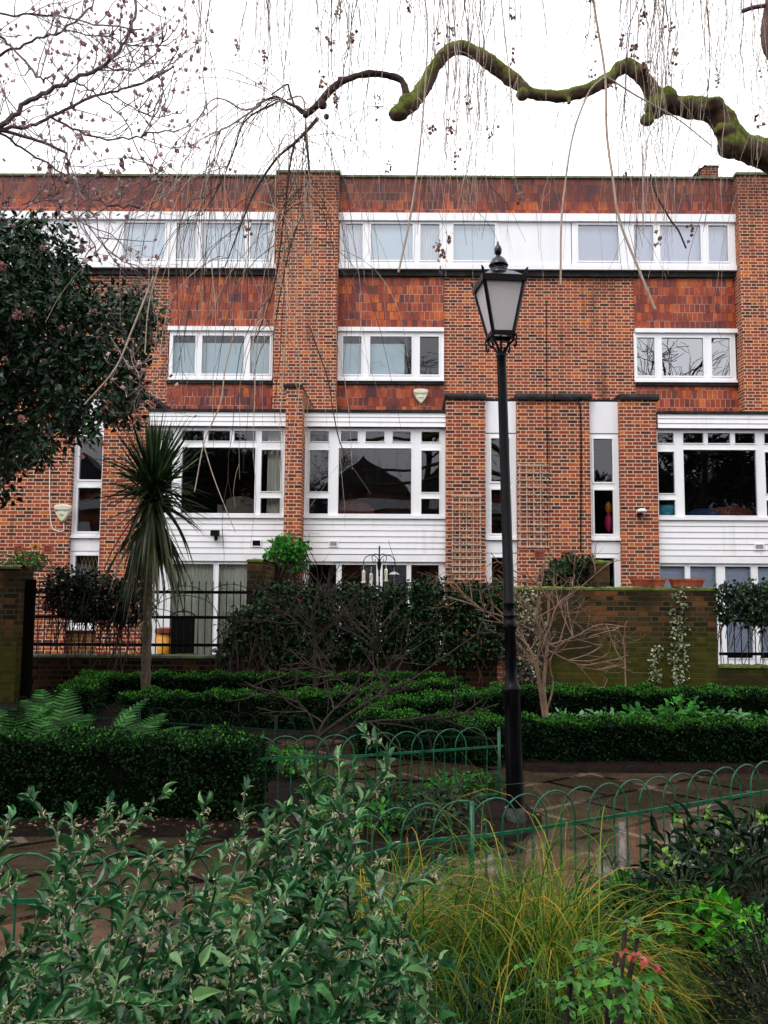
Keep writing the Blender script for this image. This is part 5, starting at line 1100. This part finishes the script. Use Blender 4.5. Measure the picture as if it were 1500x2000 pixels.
# ------------------------------------------------------------------ golden sedge clumps
def sedge(c, k, L, label, seed, width=.0048, bias=(0, 0), mat='grass_leaf'):
    r_ = np.random.default_rng(seed); h = empty('ornamental_grass', (c[0], c[1], 0), label, 'grass clump', 'ornamental grass clumps'); mb = MB()
    for i in range(k):
        az = r_.uniform(0, 6.28); el = r_.uniform(.6, 1.4); d = np.array([math.cos(az)*math.cos(el)+bias[0], math.sin(az)*math.cos(el)+bias[1], math.sin(el)])
        p0 = (c[0]+.09*r_.normal(), c[1]+.09*r_.normal(), .03); blade(mb, p0, d, L*r_.uniform(.55, 1.15), width*r_.uniform(.7, 1.3), r_.uniform(.5, 1.15), r_, 13, 1.25)
    mb.build('blades', mat, h, uv=False)
sedge((XX(775, 3.15), 3.15), 1900, 1.12, 'golden sedge clump behind the flowering shrub', 66)
sedge((XX(1050, 3.1), 3.1), 2300, 1.06, 'wide golden and green sedge clump in front of the fence', 67, bias=(.2, -.05))
sedge((XX(940, 2.5), 2.5), 1500, .85, 'green sedge clump at the bottom centre', 68, width=.006, mat='blade_dark')
sedge((XX(1150, 2.75), 2.75), 350, .75, 'smaller sedge clump leaning right at the bottom', 69, bias=(.15, 0))
sedge((XX(1265, 4.1), 4.1), 260, .62, 'dark strappy clump beside the right fence', 60, width=.012, mat='blade_dark')
sedge((XX(200, 2.9), 2.9), 120, .5, 'dark green grass tuft by the left paving', 59, width=.010, mat='blade_dark')
# ------------------------------------------------------------------ hellebores, geraniums, rose, dark shrub
def flowers_on(pts, n_=9, s=.028, mat='chartreuse'):
    def f(ho, r_):
        Pn = []; 
        for px, py, Y in pts:
            c = np.array(P(px, py, Y)); Pn += [c+r_.normal(size=3)*.018 for _ in range(n_)]
        Pn = np.array(Pn); leaf_obj('flowers', Pn, r_.normal(size=Pn.shape)+np.array([0, -.3, .2]), s, s*.8, 'ivy', mat, ho, rng=r_)
    return f
for i, (px, Y, rx, hh, k, lf, lb, fl) in enumerate([
 (1400, 4.4, .32, .50, 260, .10, 'dark hellebore with lime flowers against the right fence', [(1320, 1600, 4.3), (1385, 1592, 4.3), (1370, 1650, 4.1), (1410, 1605, 4.2)]),
 (1495, 4.2, .34, .52, 260, .10, 'dark hellebore at the right edge of the photo', [(1490, 1600, 4.0), (1440, 1660, 4.0)]),
 (1325, 4.0, .24, .36, 150, .09, 'smaller hellebore in front of the strappy clump', [(1290, 1690, 3.8), (1310, 1670, 3.8)])]):
    bush('hellebore', (XX(px, Y), Y), rx, rx*.8, hh, k, lf, 'helle_leaf', lb, 'plant', 100+i, wr=.28, group='hellebores', extra=flowers_on(fl))
for i, (px, py, rx, hh, k, lf, lb) in enumerate([(1395, 1840, .19, .27, 230, .055, 'bright green geranium clump on the bare soil'), (1460, 1860, .17, .22, 170, .055, 'second bright geranium clump close to the dark evergreen'), (1240, 1790, .16, .24, 130, .055, 'small green seedling clump near the strappy plant')]):
    g_ = G(px, py, .1); bush('geranium', (g_.x, g_.y), rx, rx, hh, k, lf, 'chart_leaf', lb, 'plant', 110+i, tm='ivy', wr=.95, group='geranium clumps')
def rose(label, traces, leafpts, seed):
    r_ = np.random.default_rng(seed); b = P(*traces[0][0]); h = empty('rose_bush', (b.x, b.y, 0), label, 'rose'); st = MB()
    for t_ in traces: q = tr(t_, 4); st.tube(q, np.linspace(.008, .005, len(q)), 7)
    st.build('stems', 'bark_wet', h, uv=False)
    for mat, idx in (('rose_leaf', 0), ('rose_red', 1)):
        Pn, D, LL, tw = [], [], [], MB()
        for px, py, Y, s, red in leafpts:
            if red != idx: continue
            c = np.array(P(px, py, Y)); ax = nz(np.array([r_.normal()*.6, -.4, .3*r_.normal()]))
            tw.tube([c-ax*.0, c+ax*s*2.2], .0015, 3, cap=False)
            sd = nz(np.cross(ax, [0, 0, 1.]))
            s = s*.8
            for m_, (al, sg) in enumerate([(.6, 1), (.6, -1), (1.5, 1), (1.5, -1), (2.2, 0)]): Pn.append(c+ax*s*al); D.append(nz(sd*sg+ax*(.35 if sg else 1)+np.array([0, 0, -.15]))); LL.append(s*r_.uniform(.85, 1.15))
        if Pn:
            o = leaf_obj('leaflets', Pn, D, LL, np.array(LL)*.66, 'leafy', mat, h, Nn=np.array([0, -.6, 1.])+r_.normal(size=(len(Pn), 3))*.25, rng=r_); tw.build('leaf_stalks', 'palm_leaf', h, uv=False)
rose('pruned rose bush with bright new leaves and red tips', [[(1185, 2080, 1.95), (1190, 1950, 1.95), (1205, 1860, 1.97)], [(1195, 2080, 1.95), (1225, 1930, 1.98), (1245, 1830, 2.0)], [(1190, 2060, 1.95), (1215, 1880, 2.05), (1222, 1790, 2.08)], [(1100, 2080, 1.9), (1110, 1960, 1.9), (1118, 1890, 1.9)]],
     [(1140, 1850, 1.95, .036, 0), (1165, 1870, 1.93, .034, 0), (1200, 1900, 1.92, .04, 0), (1225, 1910, 1.92, .04, 0), (1155, 1910, 1.9, .036, 0), (1180, 1920, 1.9, .034, 0), (1235, 1940, 1.9, .036, 0), (1120, 1920, 1.9, .03, 0), (1205, 1855, 1.93, .028, 1), (1230, 1858, 1.93, .03, 1), (1125, 1835, 1.95, .018, 1), (1250, 1790, 2.0, .026, 0), (1290, 1800, 2.0, .026, 0), (1270, 1830, 2.0, .026, 0), (1010, 1890, 1.9, .022, 0), (1040, 1920, 1.9, .024, 0), (990, 1950, 1.85, .024, 0), (1175, 1845, 1.96, .03, 0), (1210, 1885, 1.94, .034, 0), (1260, 1900, 1.94, .03, 0), (1145, 1880, 1.92, .034, 0), (1195, 1945, 1.88, .034, 0), (1250, 1970, 1.88, .03, 0), (1090, 1940, 1.87, .026, 0)], 71)
bush('evergreen_shrub', (XX(1540, 2.75), 2.75), .22, .3, .62, 2600, .03, 'shade_leaf', 'dark fine-leaved evergreen cut off at the bottom right', 'shrub', 120, tm='dia', wr=.3)
bush('evergreen_shrub', (XX(1525, 2.1), 2.1), .12, .25, .42, 1500, .03, 'shade_leaf', 'low dark evergreen in the bottom right corner', 'shrub', 121, tm='dia', wr=.3)
for i, (px, py, Y) in enumerate([(1255, 1880, 0), (1100, 1985, 0), (1300, 1960, 0), (900, 1990, 0), (60, 1985, 0)]):
    g_ = G(px, py, .05); bush('low_plant', (g_.x, g_.y), .16, .12, .13, 110, .04, 'bright_leaf' if i % 2 else 'blade_dark', ['low green seedling patch right of the rose', 'low bright plant at the foot of the rose', 'dark seedling patch on the soil right of the rose', 'bright low plant under the sedge at the bottom', 'dark low plant in the bottom left corner'][i], 'plant', 130+i, tm='leaf', wr=.5, group='low plants in the front bed')
for i, (px, Y, rx, hh, k, lf, lb) in enumerate([(1180, 3.3, .3, .34, 420, .06, 'dark leafy plant under the right side of the golden sedge'), (1000, 2.9, .32, .34, 420, .055, 'dark leafy plant under the middle of the golden sedge'), (1290, 2.9, .22, .24, 260, .06, 'dark leafy plant on the soil between the sedge and the evergreen')]):
    bush('leafy_plant', (XX(px, Y), Y), rx, rx*.7, hh, k, lf, 'ivy_leaf', lb, 'plant', 150+i, wr=.42, group='dark leafy plants in the front bed')
# ================================================================== WEEPING TREE OVERHEAD
r6 = np.random.default_rng(81)
ctex = bpy.data.textures.new('bark_lumps', 'CLOUDS'); ctex.noise_scale = .09; ctex.noise_depth = 3
def knobby(o, vox, st):
    m_ = o.modifiers.new('remesh', 'REMESH'); m_.mode = 'VOXEL'; m_.voxel_size = vox; m_.use_smooth_shade = True
    s2 = o.modifiers.new('smooth', 'SMOOTH'); s2.iterations = 6; s2.factor = .6
    d_ = o.modifiers.new('lumps', 'DISPLACE'); d_.texture = ctex; d_.strength = st; d_.mid_level = .5; d_.texture_coords = 'LOCAL'
wt = empty('weeping_tree', (4.6, 6.2, 0), 'weeping tree whose mossy crooked limb crosses the sky', 'tree')
mb = MB(); mb.tube(smooth_path([(4.6, 6.2, -.05), (4.55, 6.2, 1.5), (4.4, 6.1, 3.0), (4.0, 5.8, 4.2), (3.9, 5.6, 6.0), (3.6, 5.4, 7.5)]), np.linspace(.28, .12, 26), 12); mb.build('trunk', 'bark_mossy', wt, smooth=True)
def limb(pts, radpx, name='limb', mat='bark_mossy', jit=.05, n=12):
    W = [P(a, b, Y) for a, b, Y in pts]; q = smooth_path(W, 8); ra = [rp*Y/F for rp, (a, b, Y) in zip(radpx, pts)]
    rr_ = np.interp(np.linspace(0, 1, len(q)), np.linspace(0, 1, len(ra)), ra); rr_ = rr_*(1+jit*r6.normal(size=len(q))*.7)
    m_ = MB(); m_.tube(q, rr_, n); m_.ell(q[-1], (rr_[-1]*1.1,)*3, 10, 6); return m_, q
mb, qmain = limb([(1760, 420, 5.7), (1600, 345, 5.45), (1500, 303, 5.3), (1440, 280, 5.25), (1400, 222, 5.2), (1340, 208, 5.2), (1290, 198, 5.15), (1258, 155, 5.1), (1222, 130, 5.1), (1180, 160, 5.05), (1110, 186, 5.0), (1045, 183, 5.0), (1000, 155, 5.0), (945, 115, 5.0), (897, 93, 5.0), (860, 115, 4.95), (835, 160, 4.95), (800, 205, 4.9), (772, 220, 4.9)], [34, 32, 30, 27, 24, 22, 20, 17, 13, 13, 13, 13, 15, 15, 14, 14, 15, 17, 11])
for (px, py, Y), r_ in [((1280, 210, 5.1), 27), ((1262, 235, 5.08), 15), ((1430, 285, 5.15), 30), ((1305, 190, 5.1), 22), ((1395, 205, 5.15), 22), ((778, 222, 4.88), 19), ((792, 195, 4.88), 14), ((1020, 186, 4.97), 15), ((1225, 122, 5.08), 10)]:
    mb.ell(P(px, py, Y), (r_*Y/F*r6.uniform(.85, 1.1), r_*Y/F*.8, r_*Y/F*r6.uniform(.8, 1.0)), 10, 7)
for (a0, b0, r0_) in (((1258, 155, 5.08), (1255, 128, 5.0), 9), ((1425, 262, 5.15), (1398, 250, 5.1), 12), ((860, 118, 4.93), (868, 96, 4.9), 7), ((1110, 190, 4.98), (1112, 203, 4.95), 4), ((1385, 215, 5.15), (1392, 190, 5.1), 9)):
    mb.tube([P(*a0), P(*b0)], [r0_*1.5*5/F, r0_*5/F], 8)
knobby(mb.build('mossy_limb', 'bark_mossy', wt, uv=False, smooth=True), .011, .035)
mb, q2 = limb([(795, 190, 4.9), (785, 158, 4.9), (760, 148, 4.9), (725, 144, 4.85), (685, 152, 4.8), (650, 172, 4.8), (620, 205, 4.8), (597, 225, 4.8)], [9, 7, 7, 7, 7, 7.5, 8, 6])
for (px, py, Y), r_ in [((630, 205, 4.78), 11), ((637, 228, 4.78), 8), ((665, 155, 4.8), 8)]: mb.ell(P(px, py, Y), (r_*Y/F, r_*Y/F*.8, r_*Y/F), 8, 6)
knobby(mb.build('branch', 'bark_dark', wt, uv=False, smooth=True), .006, .012)
tan = MB(); dark = MB(); anch = []
def tline(pts, ra, rb, m_, k=5, n=5, jit=0):
    q = smooth_path([P(*a) for a in pts], k)
    if jit: q = q+np.cumsum(r6.normal(size=q.shape)*jit, 0)
    m_.tube(q, np.linspace(ra, rb, len(q)), n, cap=False); return q
for pts, ra, rb, m_ in [
 ([(597, 225, 4.8), (590, 215, 4.8), (560, 200, 4.8), (540, 190, 4.8), (520, 195, 4.8), (500, 205, 4.8)], .011, .006, dark), ([(590, 222, 4.8), (575, 205, 4.8), (565, 175, 4.8), (560, 165, 4.8), (530, 185, 4.8)], .008, .004, dark),
 ([(620, 232, 4.8), (600, 255, 4.75), (575, 280, 4.7), (540, 310, 4.7), (500, 370, 4.7), (470, 440, 4.7), (440, 520, 4.7)], .012, .003, dark), ([(575, 280, 4.7), (565, 330, 4.7), (555, 420, 4.7), (535, 560, 4.7), (500, 660, 4.7)], .007, .003, dark),
 ([(595, 260, 4.75), (603, 330, 4.7), (595, 400, 4.7), (570, 470, 4.7), (550, 560, 4.7), (535, 650, 4.7)], .006, .003, dark), ([(560, 195, 4.8), (590, 190, 4.8), (597, 240, 4.8), (603, 340, 4.7), (590, 430, 4.7)], .006, .003, tan),
 ([(520, 195, 4.8), (480, 215, 4.75), (440, 195, 4.7), (415, 195, 4.7), (395, 220, 4.7), (345, 300, 4.7), (335, 370, 4.7)], .006, .002, tan), ([(510, 205, 4.8), (450, 245, 4.75), (425, 260, 4.7), (420, 300, 4.7), (400, 370, 4.7), (380, 450, 4.7)], .006, .002, tan),
 ([(540, 200, 4.8), (480, 235, 4.7), (455, 300, 4.7), (430, 360, 4.7), (395, 420, 4.7)], .006, .002, dark),
 ([(1148, -60, 4.3), (1165, 40, 4.3), (1182, 150, 4.3), (1185, 260, 4.3), (1197, 350, 4.3), (1210, 430, 4.3), (1245, 520, 4.3), (1280, 605, 4.3)], .0062, .0068, tan),
 ([(1183, 148, 4.3), (1150, 180, 4.3), (1120, 260, 4.3), (1105, 350, 4.3), (1096, 440, 4.3), (1095, 555, 4.3)], .0045, .0055, tan), ([(1183, 148, 4.3), (1240, 185, 4.3), (1320, 230, 4.3), (1390, 285, 4.3)], .005, .003, tan),
 ([(975, -40, 4.4), (985, 60, 4.4), (1000, 200, 4.4), (1005, 330, 4.4), (1000, 350, 4.4)], .004, .002, tan), ([(825, -40, 4.4), (835, 60, 4.4), (828, 200, 4.4), (815, 330, 4.4), (800, 430, 4.4), (778, 532, 4.4)], .004, .006, tan),
 ([(1270, 340, 4.5), (1282, 380, 4.5), (1310, 430, 4.5), (1325, 450, 4.5), (1340, 485, 4.5)], .005, .005, dark), ([(1255, 300, 4.5), (1256, 370, 4.5), (1256, 450, 4.5)], .004, .004, tan),
 ([(650, 690, 4.4), (700, 780, 4.4), (720, 860, 4.4), (725, 965, 4.4)][:0]+[(605, 640, 4.4), (640, 740, 4.4), (650, 800, 4.4), (670, 880, 4.4), (724, 965, 4.4)], .0035, .003, dark),
 ([(460, 640, 4.6), (440, 720, 4.6), (430, 790, 4.6), (400, 860, 4.6), (380, 960, 4.6)], .004, .003, tan), ([(300, 540, 6.0), (260, 640, 6.0), (225, 720, 6.0), (165, 790, 6.0)], .008, .005, tan),
 ([(310, 520, 6.0), (290, 600, 6.0), (283, 690, 6.0)], .005, .004, tan), ([(395, 860, 4.6), (420, 940, 4.6), (460, 1040, 4.6)], .003, .002, tan), ([(860, -30, 4.5), (875, 100, 4.5), (868, 330, 4.5)], .0035, .002, tan)]:
    anch.append((tline(pts, ra, rb, m_), m_))
for _ in range(26):   # weeping side shoots off the traced branches on the left
    q, m_ = anch[r6.integers(0, 9)]; i = r6.integers(len(q)//4, len(q)-1); p = q[i]; d = nz(nz(q[i]-q[i-1])+r6.normal(size=3)*.5); L = r6.uniform(.4, 1.5); n_ = 9; pts = [p]
    for k in range(n_): d = nz(d+np.array([0, 0, -.22])+r6.normal(size=3)*.10); p = p+d*L/n_; pts.append(p)
    (dark if r6.random() < .5 else tan).tube(np.array(pts), np.linspace(.003, .0013, n_+1), 4, cap=False)
# upper limbs out of frame that carry the hanging twigs
up_ = MB()
for zz, yy in ((6.1, 5.0), (7.0, 6.2), (5.7, 4.2)):
    up_.tube(smooth_path([(3.8, 5.7, 5.6), (2.6, yy, zz), (1.2, yy+.2, zz+.15), (0, yy-.1, zz), (-1.4, yy+.1, zz-.05), (-2.2, yy, zz-.1)]), np.linspace(.10, .03, 26), 8, cap=False)
rl_ = MB(); rl_.tube(tr([(1600, -200, 4.6), (1540, -60, 4.6), (1510, 40, 4.6), (1505, 90, 4.6), (1515, 118, 4.6)]), np.linspace(.09, .032, 17), 9)
rl_.tube(tr([(1500, 10, 4.6), (1470, 15, 4.6), (1450, 22, 4.6)]), .012, 6)
rl_.build('cut_limb', 'bark_red', wt, uv=False, smooth=True)
up_.build('upper_limbs', 'bark_mossy', wt, uv=False)
seedP = []; seedD = []
def hang(px, y_start, y_end, Y, m_, ra=.0019, lean=0, kids=0, jit=.012):
    a = P(px, y_start, Y); b = P(px+lean, y_end, Y); n_ = 12; t_ = np.linspace(0, 1, n_)
    q = np.array(a)[None]*(1-t_[:, None])+np.array(b)[None]*t_[:, None]; q[:, 0] += np.cumsum(r6.normal(size=n_)*jit)+.06*np.sin(t_*math.pi)*r6.normal(); q[:, 1] += np.cumsum(r6.normal(size=n_)*jit)
    m_.tube(q, np.linspace(ra*1.5, ra*.6, n_), 4, cap=False)
    for _ in range(kids):
        i = r6.integers(2, n_-1); p = q[i]; d = nz(np.array([r6.normal()*.45, r6.normal()*.3, -1])); L = r6.uniform(.12, .5); pts = [p]
        for k in range(5): d = nz(d+np.array([0, 0, -.2])+r6.normal(size=3)*.12); p = p+d*L/5; pts.append(p)
        m_.tube(np.array(pts), np.linspace(ra, ra*.5, 6), 3, cap=False)
    if r6.random() < .13:
        i = r6.integers(3, n_); c = q[i]
        for _ in range(r6.integers(3, 12)): seedP.append(c+r6.normal(size=3)*np.array([.012, .012, .03])); seedD.append(nz(np.array([0, 0, -1])+r6.normal(size=3)*.4))
bands = [(360, 520, 30, (60, 420), 1), (500, 700, 44, (60, 430), 1), (640, 820, 34, (120, 420), 1), (850, 900, 20, (250, 480), 2), (905, 960, 26, (250, 480), 2), (960, 1040, 12, (120, 430), 1), (1080, 1180, 10, (60, 300), 1), (1215, 1300, 46, (250, 560), 3), (1290, 1400, 30, (120, 450), 3), (1400, 1500, 36, (140, 420), 2)]
for x0, x1, k, (e0, e1), kd in bands:
    for _ in range(k):
        hang(r6.uniform(x0, x1), -120, r6.uniform(e0, e1), r6.uniform(4.0, 6.4), tan if r6.random() < .6 else dark, r6.uniform(.0011, .0022), lean=r6.normal()*26, kids=r6.integers(0, kd+1))
def drop(p, L, m_, ra, dx=0):
    p = np.array(p, float); d = nz(np.array([r6.normal()*.7+dx, r6.normal()*.4, r6.uniform(-.4, .3)])); n_ = 12; pts = [p]
    for k in range(n_): d = nz(d+np.array([0, 0, -.42])+r6.normal(size=3)*.09); p = p+d*L/n_; pts.append(p)
    m_.tube(np.array(pts), np.linspace(ra*1.4, ra*.55, n_+1), 4, cap=False)
    for _ in range(r6.integers(0, 3)):
        i_ = r6.integers(3, n_); pp = pts[i_]; dd = nz(np.array([r6.normal()*.5, r6.normal()*.3, -1])); l2 = r6.uniform(.12, .45); q_ = [pp]
        for k in range(5): dd = nz(dd+np.array([0, 0, -.2])+r6.normal(size=3)*.12); pp = pp+dd*l2/5; q_.append(pp)
        m_.tube(np.array(q_), np.linspace(ra*.8, ra*.4, 6), 3, cap=False)
for _ in range(60):
    drop(qmain[r6.integers(8, len(qmain))], r6.uniform(.5, 1.5), tan if r6.random() < .7 else dark, r6.uniform(.001, .0016))
for _ in range(150):
    q_, m_ = anch[r6.integers(0, 9)]; drop(q_[r6.integers(2, len(q_))], r6.uniform(.35, 1.5), tan if r6.random() < .5 else dark, r6.uniform(.0010, .0018), -.25)
tan.build('hanging_twigs', 'bark_twig', wt, uv=False); dark.build('hanging_twigs', 'bark_twig_dark', wt, uv=False)
for a in [(685, 68, 4.5), (690, 75, 4.5), (645, 75, 4.5), (632, 160, 4.5), (658, 190, 4.5), (735, 200, 4.5), (463, 85, 4.5), (915, 200, 4.5), (880, 250, 4.5), (955, 258, 4.5), (875, 470, 4.4), (865, 500, 4.4), (855, 480, 4.4), (1235, 90, 4.6), (1240, 110, 4.6), (1310, 60, 4.6), (1320, 95, 4.6), (1255, 30, 4.6), (485, 445, 4.6), (800, 10, 4.5), (840, 245, 4.5), (1000, 30, 4.6)]:
    c = np.array(P(*a))
    for _ in range(r6.integers(7, 14)): seedP.append(c+r6.normal(size=3)*np.array([.012, .012, .028])); seedD.append(nz(np.array([0, 0, -1])+r6.normal(size=3)*.4))
leaf_obj('seed_clusters', seedP, seedD, .024, .006, 'bud', 'seed_brown', wt, rng=r6)
# ================================================================== MAGNOLIA (bare, in bud)
r7 = np.random.default_rng(82)
mg = empty('magnolia_tree', (-4.9, 7.4, 0), 'bare magnolia covered in pink buds at top left', 'tree')
mb = MB(); mb.tube(smooth_path([(-4.9, 7.4, -.05), (-4.8, 7.4, 2.5), (-4.4, 7.4, 4.4), (-4.3, 7.3, 6.8)]), np.linspace(.2, .07, 16), 10); mb.build('trunk', 'bark_dark', mg)
br = MB(); tw = MB(); tips = []; al = []
Ym = 7.0
for pts, ra in [([(-150, 330), (0, 247), (50, 202), (100, 176), (145, 157), (200, 132), (240, 90), (262, 30), (270, -40)], .030), ([(-80, 40), (0, 72), (30, 100), (75, 147), (98, 152)], .018), ([(-60, 265), (0, 252), (50, 246), (100, 230), (165, 195), (215, 180), (280, 160), (340, 130)], .022),
 ([(100, 230), (165, 262), (240, 272), (300, 260), (350, 255)], .014), ([(-60, 240), (0, 254), (75, 275), (130, 302), (135, 345), (165, 376), (215, 402), (280, 405)], .022), ([(0, 262), (50, 292), (100, 326), (150, 362), (165, 400), (190, 430)], .014),
 ([(145, 157), (190, 190), (240, 230), (270, 300), (300, 330)], .010), ([(0, 110), (60, 80), (120, 60), (180, 10), (200, -40)], .016), ([(-60, 20), (30, 30), (110, 30), (200, 50), (280, 60)], .014), ([(120, 60), (200, 70), (260, 90), (330, 90)], .009),
 ([(40, 400), (90, 390), (130, 400), (170, 450), (200, 520)], .008), ([(215, 180), (260, 210), (310, 230), (360, 215)], .008), ([(-40, 450), (20, 430), (60, 400), (120, 380)], .007), ([(165, 430), (210, 490), (260, 520), (300, 560)], .006), ([(240, 700), (270, 740), (300, 770)], .004), ([(200, 132), (250, 140), (300, 110), (320, 60)], .010)]:
    q = tr([(a, b, Ym+.4*math.sin(a*.013+b*.02)) for a, b in pts], 5); n_ = len(q); q = q+r7.normal(size=q.shape)*.008; ra *= .75
    br.tube(q, np.linspace(ra, ra*.35+.002, n_), 7)
    for k in range(int(3+n_*.42)):
        i = r7.integers(2, n_-1); d = nz(nz(q[i+1]-q[i])*.7+r7.normal(size=3)*np.array([.6, .6, .6])+np.array([.1, 0, .15]))
        grow(tw, q[i], d, r7.uniform(.22, .6), .0055, 2, r7, tips, .65, .10, 4, (1, 3), .62, 4, .22, .0014, al)
br.build('branches', 'bark_mag2', mg, uv=False); tw.build('twigs', 'bark_mag', mg, uv=False)
tp = np.array([t[0] for t in tips]); td = np.array([t[1] for t in tips]); px_, py_ = proj(tp)
kp = r7.random(len(tp)) < .62; tp = tp[kp]; td = td[kp]
leaf_obj('buds', tp, nz(td+np.array([0, 0, 1.1])), r7.uniform(.03, .055, len(tp)), .012, 'bud', 'bud_pink', mg, rng=r7)
# ================================================================== unseen evergreen trees added behind the camera to shade the bed and darken panes
for i, (x, y, z, rr_, lb) in enumerate([(-11, -11, 6.2, 5.0, 'broad unseen evergreen added behind the viewpoint on the left to darken reflections'), (17, -12, 6.4, 5.6, 'tall unseen evergreen added behind the viewpoint on the right to darken reflections'), (8.5, -10, 5.0, 3.6, 'smaller unseen evergreen added behind the viewpoint, between the two big ones')]):
    r_ = np.random.default_rng(140+i); h = empty('added_evergreen', (x, y, 0), lb, 'tree', 'unseen evergreens added behind the viewpoint')
    MB().tube([(x, y, -.05), (x+.1, y, z*.6), (x, y, z+rr_*.5)], [.25, .18, .06], 10).build('trunk', 'bark_dark', h)
    k = 420; cs = nz(r_.normal(size=(k, 3)))*(r_.uniform(.3, 1, (k, 1))**.5)*rr_*np.array([1, 1, .9])+np.array([x, y, z]); clump_leaves('crown', cs, .7, 40, .26, 'shade_leaf', h, r_, 'dia', .6)

for x0_, y0_, lb in ((13.5, -4.0, 'tall bare tree behind the viewpoint on the right'), (0.8, -5.5, 'tall bare tree directly behind the viewpoint')):
    r_ = np.random.default_rng(170); h = empty('bare_tree', (x0_, y0_, 0), lb, 'tree', 'bare trees behind the viewpoint'); mb = MB(); tp_ = []
    mb.tube([(x0_, y0_, -.05), (x0_-.1, y0_, 5), (x0_, y0_+.1, 11)], [.28, .2, .12], 8)
    for k in range(22): grow(mb, (x0_, y0_, 8+r_.uniform(0, 4)), (r_.normal(), r_.normal()*.6, .6), r_.uniform(2.4, 3.6), .06, 3, r_, tp_, .7, .03, 5, (2, 4), .66, 4, .18, .012)
    mb.build('branches', 'bark_wet', h, uv=False)
